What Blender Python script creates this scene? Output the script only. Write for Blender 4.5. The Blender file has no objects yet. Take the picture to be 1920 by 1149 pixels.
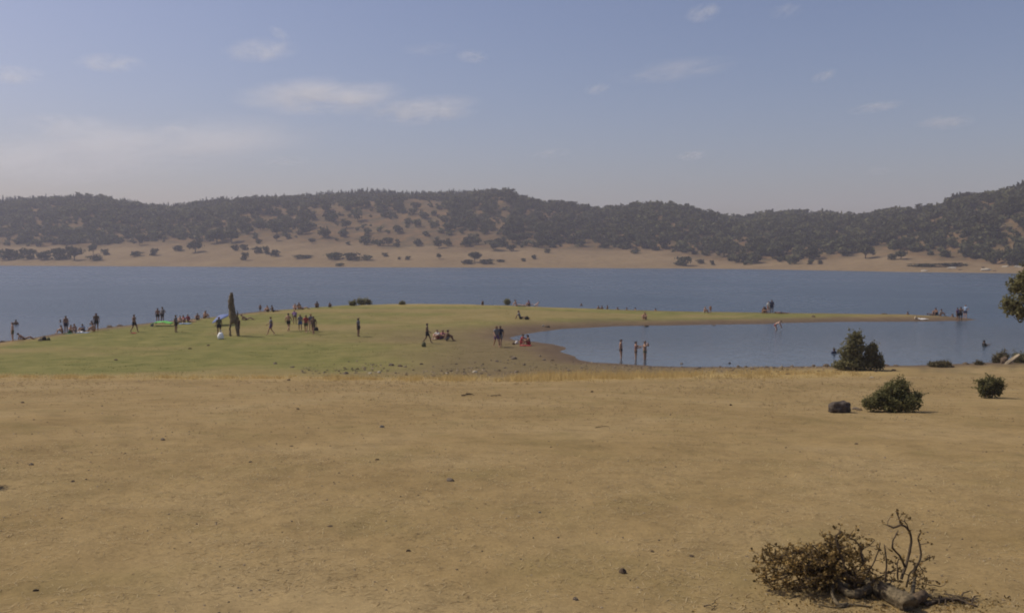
import bpy, bmesh, math, random
import numpy as np
from mathutils import Vector, Matrix

SC = bpy.context.scene
COL = SC.collection
R = math.radians
random.seed(7)
rng = np.random.default_rng(7)

# ------------------------------------------------------------------ camera, sky, sun, exposure
EYE = 7.8                       # metres above the lake
FPX = 1663.0                    # focal length in photo pixels (1920 wide)
CX, CY, HOR = 960.0, 574.5, 478.0
PITCH = math.atan((CY - HOR) / FPX)
cam_d = bpy.data.cameras.new('camera')
cam_d.sensor_width = 36.0
cam_d.lens = 36.0 * FPX / 1920.0
cam_d.clip_start, cam_d.clip_end = 0.05, 40000
cam = bpy.data.objects.new('camera', cam_d)
cam.location = (0, 0, EYE)
cam.rotation_euler = (R(90) - PITCH, 0, 0)
COL.objects.link(cam)
SC.camera = cam

SUN_EL, SUN_AZ = R(50), R(-74)          # azimuth from +Y (the view) towards +X
SUN_DIR = Vector((math.sin(SUN_AZ) * math.cos(SUN_EL), math.cos(SUN_AZ) * math.cos(SUN_EL), math.sin(SUN_EL)))
world = bpy.data.worlds.new('World')
SC.world = world
world.use_nodes = True
wn, wl = world.node_tree.nodes, world.node_tree.links
wn.clear()
sky = wn.new('ShaderNodeTexSky')
sky.sky_type = 'NISHITA'
sky.sun_disc = False
sky.sun_elevation = SUN_EL
sky.sun_rotation = SUN_AZ
sky.altitude = 200
sky.air_density, sky.dust_density, sky.ozone_density = 1.15, 2.6, 2.2
wb = wn.new('ShaderNodeMix'); wb.data_type = 'RGBA'; wb.blend_type = 'MULTIPLY'
wb.inputs['Factor'].default_value = 1.0
wb.inputs['B'].default_value = (1.08, 0.97, 1.075, 1)
bg = wn.new('ShaderNodeBackground')
bg.inputs['Strength'].default_value = 0.072
wo = wn.new('ShaderNodeOutputWorld')
wl.new(sky.outputs[0], wb.inputs['A'])
wl.new(wb.outputs['Result'], bg.inputs['Color'])
wl.new(bg.outputs[0], wo.inputs['Surface'])

sun_d = bpy.data.lights.new('sun', 'SUN')
sun_d.energy = 3.0
sun_d.angle = R(0.53)
sun_d.color = (1.0, 0.93, 0.80)
sun = bpy.data.objects.new('sun', sun_d)
sun.rotation_euler = SUN_DIR.to_track_quat('Z', 'Y').to_euler()
sun.location = (-100, 100, 200)
COL.objects.link(sun)

SC.view_settings.view_transform = 'Standard'
SC.view_settings.look = 'None'
SC.view_settings.exposure = 0.24
SC.view_settings.gamma = 1.0
SC.view_settings.use_curve_mapping = False
SC.render.engine = 'CYCLES'
SC.cycles.use_denoising = True
SC.cycles.max_bounces = 6
SC.cycles.diffuse_bounces = 3
SC.cycles.volume_bounces = 2
SC.cycles.transparent_max_bounces = 8
SC.cycles.filter_width = 1.9            # a soft phone lens

# ------------------------------------------------------------------ helpers
def smooth(a, b, t):
    t = np.clip((np.asarray(t, float) - a) / (b - a), 0, 1)
    return t * t * (3 - 2 * t)

def _hash(ix, iy, seed):
    n = (ix.astype(np.int64) * 374761393 + iy.astype(np.int64) * 668265263 + seed * 1442695041) & 0x7fffffff
    n = (n ^ (n >> 13)) * 1274126177 & 0x7fffffff
    n = n ^ (n >> 16)
    return (n & 0xffff) / 65535.0

def vnoise(x, y, seed=0):
    x = np.asarray(x, float); y = np.asarray(y, float)
    ix, iy = np.floor(x), np.floor(y)
    fx, fy = x - ix, y - iy
    fx = fx * fx * (3 - 2 * fx); fy = fy * fy * (3 - 2 * fy)
    a = _hash(ix, iy, seed); b = _hash(ix + 1, iy, seed)
    c = _hash(ix, iy + 1, seed); d = _hash(ix + 1, iy + 1, seed)
    return (a * (1 - fx) + b * fx) * (1 - fy) + (c * (1 - fx) + d * fx) * fy

def fbm(x, y, seed=0, octv=4):
    x = np.asarray(x, float); y = np.asarray(y, float)
    s, amp, tot = 0, 1.0, 0
    for k in range(octv):
        s = s + amp * vnoise(x * 2 ** k, y * 2 ** k, seed + k * 17); tot += amp; amp *= .5
    return s / tot            # 0..1

ROT = cam.rotation_euler.to_matrix()
def ray(px, py):
    """direction through a photo pixel, scaled so that its forward (Y) part is 1"""
    v = ROT @ Vector((px - CX, -(py - CY), -FPX))
    return v / v.y
def at_d(px, py, d):
    return Vector((0, 0, EYE)) + ray(px, py) * d
def at_z(px, py, z=0.0):
    r = ray(px, py)
    return Vector((0, 0, EYE)) + r * ((z - EYE) / r.z)
def col_u(x, y):
    return CX + FPX * x / np.maximum(y, 1.0)

def mesh_obj(name, verts, faces, mat=None, parent=None, smooth_sh=False, link=True):
    me = bpy.data.meshes.new(name)
    verts = np.asarray(verts, np.float32).reshape(-1, 3)
    if isinstance(faces, np.ndarray) and faces.ndim == 2:
        k = faces.shape[1]
        me.vertices.add(len(verts)); me.vertices.foreach_set('co', verts.ravel())
        me.loops.add(faces.size); me.loops.foreach_set('vertex_index', faces.astype(np.int32).ravel())
        me.polygons.add(len(faces))
        me.polygons.foreach_set('loop_start', np.arange(0, faces.size, k, dtype=np.int32))
        me.polygons.foreach_set('loop_total', np.full(len(faces), k, np.int32))
        me.update(calc_edges=True)
    else:
        me.from_pydata([tuple(map(float, v)) for v in verts], [], [tuple(map(int, f)) for f in faces])
        me.update()
    if smooth_sh:
        me.polygons.foreach_set('use_smooth', np.ones(len(me.polygons), bool))
    if mat: me.materials.append(mat)
    o = bpy.data.objects.new(name, me)
    if parent: o.parent = parent
    if link: COL.objects.link(o)
    return o

def tag(o, label=None, cat=None, group=None, kind=None):
    if label: o['label'] = label
    if cat: o['category'] = cat
    if group: o['group'] = group
    if kind: o['kind'] = kind
    return o

def empty(name, loc, label, cat, group=None, rz=0.0):
    o = bpy.data.objects.new(name, None)
    o.empty_display_size = .2
    o.location = loc; o.rotation_euler = (0, 0, rz)
    COL.objects.link(o)
    return tag(o, label, cat, group)

def copy_tree(src, loc, rz=0.0, scale=1.0, label=None, group=None):
    """a copy of a thing and of each of its parts (mesh data shared)"""
    c = src.copy(); COL.objects.link(c)
    c.location = loc; c.rotation_euler = (0, 0, rz); c.scale = (scale,) * 3 if not hasattr(scale, '__len__') else scale
    if label: c['label'] = label
    if group: c['group'] = group
    elif 'group' in c: del c['group']
    for ch in list(src.children):
        k = ch.copy(); COL.objects.link(k); k.parent = c
        for g in list(ch.children):
            q = g.copy(); COL.objects.link(q); q.parent = k
    return c

# ---- materials
def new_mat(name):
    m = bpy.data.materials.new(name); m.use_nodes = True
    nt = m.node_tree; nt.nodes.clear()
    out = nt.nodes.new('ShaderNodeOutputMaterial')
    b = nt.nodes.new('ShaderNodeBsdfPrincipled')
    nt.links.new(b.outputs[0], out.inputs['Surface'])
    b.inputs['Specular IOR Level'].default_value = 0.2
    return m, nt, b, out

def noise_node(nt, scale, detail=4, rough=.55, coords=None, dist=0.0):
    n = nt.nodes.new('ShaderNodeTexNoise')
    n.inputs['Scale'].default_value = scale; n.inputs['Detail'].default_value = detail
    n.inputs['Roughness'].default_value = rough; n.inputs['Distortion'].default_value = dist
    if coords is not None: nt.links.new(coords, n.inputs['Vector'])
    return n

def ramp(nt, fac, stops):
    r = nt.nodes.new('ShaderNodeValToRGB')
    e = r.color_ramp.elements
    while len(e) > 1: e.remove(e[-1])
    for i, (p, c) in enumerate(stops):
        k = e[0] if i == 0 else e.new(p)
        k.position = p; k.color = (c[0], c[1], c[2], 1) if hasattr(c, '__len__') else (c, c, c, 1)
    nt.links.new(fac, r.inputs[0])
    return r

def mixc(nt, a, b, fac, mode='MIX'):
    m = nt.nodes.new('ShaderNodeMix'); m.data_type = 'RGBA'; m.blend_type = mode
    for key, v in (('A', a), ('B', b), ('Factor', fac)):
        s = m.inputs[key] if key != 'Factor' else m.inputs[0]
        if isinstance(v, bpy.types.NodeSocket): nt.links.new(v, s)
        elif hasattr(v, '__len__'): s.default_value = (*v[:3], 1)
        else: s.default_value = v
    return m.outputs['Result']

def simple_mat(name, c, var=.25, scale=6, rough=.8, c2=None, bump=0.0, spec=.2):
    """procedural paint/cloth/wood/stone: two tones broken up by noise, with optional relief"""
    m, nt, b, out = new_mat(name)
    tc = nt.nodes.new('ShaderNodeTexCoord')
    n = noise_node(nt, scale, 5, .6, tc.outputs['Object'])
    a = tuple(x * (1 - var) for x in c); d = c2 or tuple(min(1, x * (1 + var)) for x in c)
    r = ramp(nt, n.outputs['Fac'], [(.3, a), (.7, d)])
    nt.links.new(r.outputs[0], b.inputs['Base Color'])
    b.inputs['Roughness'].default_value = rough
    b.inputs['Specular IOR Level'].default_value = spec
    if bump:
        bp = nt.nodes.new('ShaderNodeBump'); bp.inputs['Strength'].default_value = .8; bp.inputs['Distance'].default_value = bump
        n2 = noise_node(nt, scale * 3, 6, .65, tc.outputs['Object'])
        nt.links.new(n2.outputs['Fac'], bp.inputs['Height']); nt.links.new(bp.outputs[0], b.inputs['Normal'])
    return m

def leaf_mat(name, dark, light, scale=1.5, transl=.25, per_obj=.25, lo=.42, hi=.85):
    """foliage: tone varies by clump (noise) and by plant (object random), thin leaves pass some light"""
    m, nt, b, out = new_mat(name)
    tc = nt.nodes.new('ShaderNodeTexCoord')
    n = noise_node(nt, scale, 3, .6, tc.outputs['Object'])
    wn_ = nt.nodes.new('ShaderNodeAttribute'); wn_.attribute_name = 'tone'
    mx = nt.nodes.new('ShaderNodeMath'); mx.operation = 'ADD'
    nt.links.new(n.outputs['Fac'], mx.inputs[0]); nt.links.new(wn_.outputs['Fac'], mx.inputs[1])
    r = ramp(nt, mx.outputs[0], [(lo, dark), (hi, light)])
    oi = nt.nodes.new('ShaderNodeObjectInfo')
    mr = nt.nodes.new('ShaderNodeMapRange')
    mr.inputs['To Min'].default_value = 1 - per_obj; mr.inputs['To Max'].default_value = 1 + per_obj
    nt.links.new(oi.outputs['Random'], mr.inputs['Value'])
    cc = nt.nodes.new('ShaderNodeCombineColor')
    for k in range(3): nt.links.new(mr.outputs[0], cc.inputs[k])
    c = mixc(nt, r.outputs[0], cc.outputs[0], 1.0, 'MULTIPLY')
    nt.links.new(c, b.inputs['Base Color'])
    b.inputs['Roughness'].default_value = .75
    b.inputs['Specular IOR Level'].default_value = .15
    if transl:
        t = nt.nodes.new('ShaderNodeBsdfTranslucent'); nt.links.new(c, t.inputs['Color'])
        ms = nt.nodes.new('ShaderNodeMixShader'); ms.inputs[0].default_value = transl
        nt.links.new(b.outputs[0], ms.inputs[1]); nt.links.new(t.outputs[0], ms.inputs[2])
        nt.links.new(ms.outputs[0], out.inputs['Surface'])
    return m

# ------------------------------------------------------------------ the near land: one height function
FIELD_D = np.array([-60, -10, 0, 2, 4, 10, 20, 35, 45, 48, 52, 56, 60, 64, 400.])
FIELD_Z = np.array([6.9, 6.6, 6.4, 6.34, 6.22, 5.42, 4.02, 2.40, 1.36, 1.05, .66, .40, .24, .18, .18])
SHORE = [(-2600, 69), (-900, 75.5), (-300, 672), (-60, 650), (0, 641), (60, 634), (110, 626), (200, 614), (270, 607), (340, 600), (400, 594),
         (450, 588), (500, 583), (560, 579), (620, 575.5), (660, 132.), (700, 134.), (800, 135.), (900, 134.), (1000, 130.5),
         (1100, 580.5), (1250, 584), (1400, 586.5), (1550, 588.5), (1700, 590.5), (1790, 594), (1832, 599), (1800, 601.5),
         (1700, 602.5), (1600, 603), (1500, 605), (1400, 607.5), (1300, 609), (1220, 610.5), (1150, 612), (1090, 615), (1050, 617.5), (1000, 622), (965, 629),
         (946, 633.5), (960, 637.5), (1000, 641.5), (1040, 647), (1063, 652), (1058, 655.5), (1040, 659), (1055, 663), (1072, 668), (1085, 675),
         (1105, 680), (1150, 682.5), (1230, 687), (1300, 688.5), (1400, 688), (1500, 687), (1560, 686.5), (1650, 686), (1700, 685.5),
         (1800, 682), (1900, 679), (2000, 676), (2300, 673), (4500, 66.), (9000, 60.)]
def _shore_pt(u, v):
    if v > 450:
        p = at_z(u, v, 0.0); return (p.x, p.y)
    return ((u - CX) / FPX * v, v)          # second number below 450: a distance in metres
POLY = [_shore_pt(u, v) for u, v in SHORE]
POLY = [(-420, 20), ] + POLY + [(420, 20), (420, -80), (-420, -80)]
PA = np.array(POLY); PB = np.roll(PA, -1, axis=0)

def shore_dist(x, y):
    """signed distance to the waterline, positive on land"""
    x = np.asarray(x, float).ravel(); y = np.asarray(y, float).ravel()
    best = np.full(x.shape, 1e9); inside = np.zeros(x.shape, bool)
    for (ax, ay), (bx, by) in zip(PA, PB):
        dx, dy = bx - ax, by - ay
        t = np.clip(((x - ax) * dx + (y - ay) * dy) / (dx * dx + dy * dy + 1e-12), 0, 1)
        best = np.minimum(best, np.hypot(x - ax - t * dx, y - ay - t * dy))
        if ay != by:
            cond = ((ay > y) != (by > y))
            xi = (bx - ax) * (y - ay) / (by - ay) + ax
            inside ^= cond & (x < xi)
    return np.where(inside, best, -best)

def ground_z(x, y, fine=True):
    x = np.asarray(x, float).ravel(); y = np.asarray(y, float).ravel()
    sd = shore_dist(x, y)
    if True:
        sd = sd + (fbm(x * .35, y * .35, 3, 3) - .5) * 1.3 * smooth(55, 66, y)
    u = col_u(x, y)
    f = np.interp(y, FIELD_D, FIELD_Z)
    pen = .74 * smooth(78, 120, y) * smooth(300, 620, u) * (1 - smooth(900, 1250, u)) + .12 * smooth(70, 90, y)
    base = f + pen
    base = base + (fbm(x * .09, y * .09, 11, 3) - .5) * .22 * smooth(6, 25, y) * (1 - .75 * smooth(50, 70, y))
    lim = .012 + .085 * sd
    k = .10
    h = np.clip(.5 + .5 * (lim - base) / k, 0, 1)
    z = lim * (1 - h) + base * h - k * h * (1 - h)
    z = np.where(sd < 0, np.maximum(.012 + .085 * sd, -2.5), z)
    if fine:
        near = 1 - smooth(14, 40, y)
        land = smooth(0.3, 2.0, sd)
        z = z + land * ((fbm(x * 1.1, y * 1.1, 21, 4) - .5) * .10 * (.35 + .65 * near)
                        + (fbm(x * 6., y * 6., 31, 3) - .5) * .022 * near)
    return z

def gz(x, y): return float(ground_z([x], [y])[0])
def on_ground(px, py, lo=2.2, hi=150.0):
    """where the ray of a photo pixel first meets the near land"""
    r = ray(px, py)
    ds = np.geomspace(lo, hi, 1400)
    zr = EYE + r.z * ds
    zg = np.maximum(ground_z(r.x * ds, ds), 0.0)
    hit = np.nonzero(zr <= zg)[0]
    if len(hit) == 0:
        cl = np.where((zg > .02) & (ds > 60), zr - zg, 1e9); d = ds[int(np.argmin(cl))]      # just over a crest: stand on it
    else:
        i = hit[0]; j = max(i - 1, 0)
        a, b = zr[j] - zg[j], zr[i] - zg[i]
        d = ds[j] + (ds[i] - ds[j]) * (a / (a - b) if a != b else 0)
    x = r.x * d
    return Vector((x, d, max(gz(x, d), 0.0)))
def px_per_m(p): return FPX / p.y

# ---- ground mesh
us = np.arange(-160, 2085, 6.5)
side = 160 * np.geomspace(1.03, 45, 26)
us = np.concatenate([us[0] - (side - 160)[::-1], us, us[-1] + (side - 160)])
ds = np.concatenate([np.linspace(-60, 1.6, 18), np.geomspace(1.9, 160, 420)])
DD, UU = np.meshgrid(ds, us, indexing='ij')
XX = (UU - CX) / FPX * np.maximum(DD, 7.0)
GX, GY = XX.ravel(), DD.ravel()
GZ = ground_z(GX, GY)
nr, nc = DD.shape
idx = np.arange(nr * nc).reshape(nr, nc)
gf = np.stack([idx[:-1, :-1].ravel(), idx[:-1, 1:].ravel(), idx[1:, 1:].ravel(), idx[1:, :-1].ravel()], 1)

# ground cover as masks (what grows or lies where): green turf, bare brown earth, wet shore mud, yellow straw
gsd = shore_dist(GX, GY); gu = col_u(GX, GY)
wob = (fbm(GX * .11, GY * .11, 41, 3) - .5)
wob2 = (fbm(GX * .35, GY * .22, 47, 4) - .5)
edge_d = np.interp(gu, [-400, 0, 600, 950, 1100, 1300, 1560, 1800], [50.0, 50.5, 49.6, 50.0, 51.5, 54., 55.5, 58.])
m_valley = smooth(-3.0, 4.2, GY - edge_d + wob2 * 9.0 + (vnoise(gu / 14, GY * .3, 83) - .5) * 3.5)
green = m_valley * smooth(.8, 5.5, gsd + wob * 4)
bare = smooth(560, 930, gu + wob * 300) * (1 - smooth(86, 96, GY + wob * 10)) * m_valley
bare = np.maximum(bare, .9 * m_valley * np.exp(-((GY - 80 - wob * 8) / 4.5) ** 2) * smooth(560, 800, gu) * (1 - smooth(1000, 1100, gu)))
green = green * (1 - .8 * np.clip(bare, 0, 1)) * (1 - .6 * smooth(1480, 1760, gu))
green = green * (1 - .55 * smooth(.50, .66, fbm(GX * .055 + 9, GY * .10, 85, 4)) * (GY < 112))
mud = (1 - smooth(.25, 2.9 + 1.2 * smooth(900, 1000, gu) * (1 - smooth(1150, 1300, gu)) + 3.6 * smooth(82, 95, GY), gsd + wob2 * 2.0)) * smooth(52, 60, GY)
straw = np.exp(-((GY - edge_d + 1.2 + wob2 * 2) / 3.4) ** 2) * (.50 + .50 * smooth(780, 1100, gu)) * (1 - smooth(1620, 1760, gu))
straw = np.maximum(straw, .55 * smooth(112, 120, GY + wob * 4) * smooth(560, 800, gu) * (1 - smooth(1000, 1200, gu)))
def ground_material():
    m, nt, b, out = new_mat('dry_ground')
    geo = nt.nodes.new('ShaderNodeNewGeometry'); P = geo.outputs['Position']
    at = nt.nodes.new('ShaderNodeAttribute'); at.attribute_name = 'cover'
    sp = nt.nodes.new('ShaderNodeSeparateColor'); nt.links.new(at.outputs['Color'], sp.inputs[0])
    at2 = nt.nodes.new('ShaderNodeAttribute'); at2.attribute_name = 'straw'
    big = noise_node(nt, .22, 5, .6, P)
    mid = noise_node(nt, 1.7, 6, .65, P)
    fin = noise_node(nt, 22, 6, .7, P)
    base = ramp(nt, big.outputs['Fac'], [(.30, (.216, .150, .064)), (.52, (.262, .185, .083)), (.72, (.294, .214, .104))])
    f2 = ramp(nt, mid.outputs['Fac'], [(.30, .76), (.50, 1.0), (.72, 1.12)])
    c = mixc(nt, base.outputs[0], f2.outputs[0], .8, 'MULTIPLY')
    f3 = ramp(nt, fin.outputs['Fac'], [(.26, .45), (.40, .86), (.55, 1.05), (.70, 1.30), (.82, 1.6)])
    c = mixc(nt, c, f3.outputs[0], .62, 'MULTIPLY')
    gr = noise_node(nt, 7.5, 6, .75, P)
    f4 = ramp(nt, gr.outputs['Fac'], [(.30, .60), (.44, .97), (.60, 1.05), (.74, 1.22)])
    c = mixc(nt, c, f4.outputs[0], .6, 'MULTIPLY')
    # a little olive where thin weeds stain the dry field
    weed = noise_node(nt, .5, 5, .65, P)
    wf = ramp(nt, weed.outputs['Fac'], [(.50, 0), (.75, .35)])
    c = mixc(nt, c, (.150, .125, .045), wf.outputs[0])
    def layer(c, col_a, col_b, mask, sc):
        n = noise_node(nt, sc, 5, .65, P)
        r = ramp(nt, n.outputs['Fac'], [(.3, col_a), (.7, col_b)])
        cc = mixc(nt, r.outputs[0], f3.outputs[0], .5, 'MULTIPLY')
        return mixc(nt, c, cc, mask)
    c = layer(c, (.118, .084, .044), (.175, .126, .068), sp.outputs[1], .9)      # bare earth
    c = layer(c, (.108, .112, .030), (.205, .178, .060), sp.outputs[0], .55)      # green turf
    c = layer(c, (.082, .056, .036), (.130, .092, .060), sp.outputs[2], 1.2)     # shore mud
    c = layer(c, (.285, .200, .080), (.360, .260, .105), at2.outputs['Fac'], 1.6)
    nt.links.new(c, b.inputs['Base Color'])
    b.inputs['Roughness'].default_value = .95
    b.inputs['Specular IOR Level'].default_value = .08
    bp = nt.nodes.new('ShaderNodeBump'); bp.inputs['Strength'].default_value = .55; bp.inputs['Distance'].default_value = .02
    nt.links.new(fin.outputs['Fac'], bp.inputs['Height'])
    nt.links.new(bp.outputs[0], b.inputs['Normal'])
    return m
ground = mesh_obj('ground', np.stack([GX, GY, GZ], 1), gf, ground_material(), smooth_sh=True)
tag(ground, kind='structure')
ca = ground.data.attributes.new('cover', 'FLOAT_COLOR', 'POINT')
ca.data.foreach_set('color', np.stack([np.clip(green, 0, 1), np.clip(bare, 0, 1), np.clip(mud, 0, 1), np.ones(len(GX))], 1).astype(np.float32).ravel())
sa = ground.data.attributes.new('straw', 'FLOAT', 'POINT')
sa.data.foreach_set('value', np.clip(straw, 0, 1).astype(np.float32))

# ------------------------------------------------------------------ the far shore and its hills
FAR_U = [-900, -400, 0, 480, 960, 1300, 1440, 1600, 1700, 1850, 1920, 2400, 2900]
FAR_V = [497, 497, 498, 500.5, 502, 503.5, 505, 508, 510, 511.5, 512.5, 517, 519]
def far_shore(u): return EYE * FPX / (np.interp(u, FAR_U, FAR_V) - HOR)
BT_U = [-900, 0, 180, 300, 500, 600, 700, 850, 960, 1100, 1250, 1330, 1400, 1500, 1600, 1700, 1800, 1900, 2900]
BT_V = [455, 456, 457, 452, 444, 448, 452, 456, 460, 462, 470, 480, 491, 487, 472, 470, 480, 496, 500]
BT_W = [150, 150, 150, 160, 170, 150, 140, 130, 120, 115, 95, 75, 40, 55, 90, 90, 65, 30, 30]
RG_U = [-900, -400, 0, 60, 150, 250, 300, 400, 480, 600, 690, 780, 880, 950, 980, 1010, 1060, 1110, 1150, 1200, 1240, 1290,
        1340, 1370, 1400, 1450, 1520, 1600, 1650, 1700, 1760, 1800, 1860, 1920, 2050, 2400, 2900]
RG_V = [384, 388, 385, 384, 381, 393, 398, 392, 386, 380, 371, 375, 375, 371, 387, 392, 398, 405, 402, 396, 397, 405,
        415, 421, 417, 414, 414, 419, 413, 410, 401, 389, 380, 368, 349, 334, 344]
RD_U = [-900, 0, 500, 900, 1050, 1150, 1300, 1400, 1550, 1700, 1850, 2000, 2900]
RD_D = [1180, 1150, 1100, 1060, 980, 860, 830, 900, 900, 760, 640, 590, 560]
hu = np.arange(-900, 2901, 10.0)
ht = np.concatenate([np.linspace(-.12, 0, 4)[:-1], np.linspace(0, 1, 70), np.linspace(1, 1.75, 18)[1:]])
def hill_pt(u, t):
    """(x, y, z) of the far land: t = 0 at the waterline, 1 at the ridge"""
    u = np.asarray(u, float); t = np.asarray(t, float)
    s = far_shore(u); rd = np.interp(u, RD_U, RD_D)
    bw = np.interp(u, BT_U, BT_W); bv = np.interp(u, BT_U, BT_V); rv = np.interp(u, RG_U, RG_V)
    rv = rv + 1.5 * (fbm(u / 40, u * 0, 77, 3) - .5)
    b = s + bw
    zb = EYE + (HOR - bv) / FPX * b
    zr = EYE + (HOR - rv) / FPX * rd
    d = s + np.clip(t, -1, None) * (rd - s)
    x, y = (u - CX) / FPX * d, d
    q = np.clip((d - b) / (rd - b), 0, None)
    p = np.clip((d - s) / (b - s), -1, 1)
    z1 = np.where(p < 0, p * 6, zb * (p ** 1.25 if False else np.abs(p) ** 1.2))
    rise = np.where(q <= 1, np.sin(np.clip(q, 0, 1) * math.pi / 2) ** .95, 1 - .35 * (q - 1) ** 1.3)
    z = np.where(d <= b, z1, zb + (zr - zb) * rise)
    body = smooth(0, .35, q) * (1 - smooth(.72, 1.0, q))
    z = z + body * ((fbm(x / 70., y / 95., 55, 3) - .5) * .30 * (zr - zb))
    z = z + smooth(.05, .3, p) * (1 - smooth(.85, 1, q)) * (fbm(x / 22., y / 22., 59, 3) - .5) * 2.2
    return x, y, z
TT, HU = np.meshgrid(ht, hu, indexing='ij')
hx, hy, hz = hill_pt(HU.ravel(), TT.ravel())
hr, hc = TT.shape
hi_ = np.arange(hr * hc).reshape(hr, hc)
hf = np.stack([hi_[:-1, :-1].ravel(), hi_[:-1, 1:].ravel(), hi_[1:, 1:].ravel(), hi_[1:, :-1].ravel()], 1)
def hill_material():
    m, nt, b, out = new_mat('dry_hillside')
    geo = nt.nodes.new('ShaderNodeNewGeometry'); P = geo.outputs['Position']
    at = nt.nodes.new('ShaderNodeAttribute'); at.attribute_name = 'beach'
    a = noise_node(nt, .02, 5, .6, P); f = noise_node(nt, .25, 5, .65, P)
    beach = ramp(nt, a.outputs['Fac'], [(.3, (.165, .115, .060)), (.7, (.215, .152, .080))])
    slope = ramp(nt, a.outputs['Fac'], [(.3, (.112, .072, .034)), (.55, (.168, .102, .046)), (.75, (.128, .094, .042))])
    sc = noise_node(nt, .11, 6, .7, P); scr = ramp(nt, sc.outputs['Fac'], [(.40, .0), (.60, .75)])
    slope_c = mixc(nt, slope.outputs[0], (.062, .055, .030), scr.outputs[0])
    c = mixc(nt, slope_c, beach.outputs[0], at.outputs['Fac'])
    r = ramp(nt, f.outputs['Fac'], [(.3, .70), (.5, 1.0), (.75, 1.15)])
    c = mixc(nt, c, r.outputs[0], .8, 'MULTIPLY')
    nt.links.new(c, b.inputs['Base Color'])
    b.inputs['Roughness'].default_value = 1.0; b.inputs['Specular IOR Level'].default_value = .05
    return m
hills = mesh_obj('hills', np.stack([hx, hy, hz], 1), hf, hill_material(), smooth_sh=True)
tag(hills, kind='structure')
hs = far_shore(HU.ravel()); hb = hs + np.interp(HU.ravel(), BT_U, BT_W)
ba = hills.data.attributes.new('beach', 'FLOAT', 'POINT')
ba.data.foreach_set('value', (1 - smooth(.62, .98, (hy - hs) / (hb - hs) + (fbm(hx / 30, hy / 30, 5, 3) - .5) * .5)).astype(np.float32))

# ------------------------------------------------------------------ the lake
def water_material():
    m, nt, b, out = new_mat('lake_water')
    geo = nt.nodes.new('ShaderNodeNewGeometry'); P = geo.outputs['Position']
    b.inputs['Base Color'].default_value = (.046, .068, .090, 1)
    b.inputs['IOR'].default_value = 1.33
    b.inputs['Specular IOR Level'].default_value = .5
    # wind: rough open water, calmer in the lee of the spit
    sx = nt.nodes.new('ShaderNodeSeparateXYZ'); nt.links.new(P, sx.inputs[0])
    wind = nt.nodes.new('ShaderNodeMapRange'); wind.interpolation_type = 'SMOOTHSTEP'
    wind.inputs['From Min'].default_value = 62; wind.inputs['From Max'].default_value = 125
    wind.inputs['To Min'].default_value = .14; wind.inputs['To Max'].default_value = 1.0
    nt.links.new(sx.outputs['Y'], wind.inputs['Value'])
    gust = noise_node(nt, .018, 4, .6, P)
    gr = ramp(nt, gust.outputs['Fac'], [(.35, .75), (.65, 1.1)])
    mu = nt.nodes.new('ShaderNodeMath'); mu.operation = 'MULTIPLY'
    nt.links.new(wind.outputs[0], mu.inputs[0]); nt.links.new(gr.outputs[0], mu.inputs[1])
    w1 = noise_node(nt, .9, 3, .6, P); w2 = noise_node(nt, 3.2, 3, .6, P)
    ad = nt.nodes.new('ShaderNodeMath'); ad.operation = 'MULTIPLY_ADD'; ad.inputs[1].default_value = .35
    nt.links.new(w2.outputs['Fac'], ad.inputs[0]); nt.links.new(w1.outputs['Fac'], ad.inputs[2])
    bp = nt.nodes.new('ShaderNodeBump'); bp.inputs['Distance'].default_value = .36
    nt.links.new(mu.outputs[0], bp.inputs['Strength']); nt.links.new(ad.outputs[0], bp.inputs['Height'])
    nt.links.new(bp.outputs[0], b.inputs['Normal'])
    rr = nt.nodes.new('ShaderNodeMapRange'); rr.inputs['To Min'].default_value = .05; rr.inputs['To Max'].default_value = .30
    nt.links.new(mu.outputs[0], rr.inputs['Value']); nt.links.new(rr.outputs[0], b.inputs['Roughness'])
    return m
WX = 1400
lake = mesh_obj('lake_water', [(-WX, 20, 0), (WX, 20, 0), (WX, 1300, 0), (-WX, 1300, 0)], np.array([[0, 1, 2, 3]]), water_material())
tag(lake, kind='structure')

# ------------------------------------------------------------------ haze
def box_obj(name, lo, hi, mat):
    v = [(x, y, z) for z in (lo[2], hi[2]) for y in (lo[1], hi[1]) for x in (lo[0], hi[0])]
    f = np.array([[0, 2, 3, 1], [4, 5, 7, 6], [0, 1, 5, 4], [2, 6, 7, 3], [0, 4, 6, 2], [1, 3, 7, 5]])
    return mesh_obj(name, v, f, mat)
hm = bpy.data.materials.new('hazy_air'); hm.use_nodes = True
hn = hm.node_tree.nodes; hn.clear()
ho = hn.new('ShaderNodeOutputMaterial'); hv = hn.new('ShaderNodeVolumePrincipled')
hv.inputs['Color'].default_value = (.90, .88, 1.0, 1)
hv.inputs['Density'].default_value = 0.00030
hv.inputs['Anisotropy'].default_value = 0.0
hm.node_tree.links.new(hv.outputs[0], ho.inputs['Volume'])
HZ = (min(float(GZ.min()), float(hz.min()), 0) - 1.0, float(hz.max()) + 20)
HX = max(abs(float(hx.min())), abs(float(hx.max())), abs(float(GX.min())), float(GX.max()), WX) + 20
haze = box_obj('haze', (-HX, -90, HZ[0]), (HX, float(hy.max()) + 20, HZ[1]), hm)
tag(haze, kind='stuff')
#--END-SETTING--
# ------------------------------------------------------------------ plant and rock builders
def far_hit(px, py):
    """point of the far shore or hills seen at a photo pixel"""
    ts = np.linspace(0, 1.05, 900)
    x, y, z = hill_pt(np.full(900, float(px)), ts)
    r = ray(px, py)
    g = z - (EYE + r.z * y)
    k = np.nonzero(g >= 0)[0]
    i = k[0] if len(k) else 899
    return Vector((x[i], y[i], z[i]))

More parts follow.
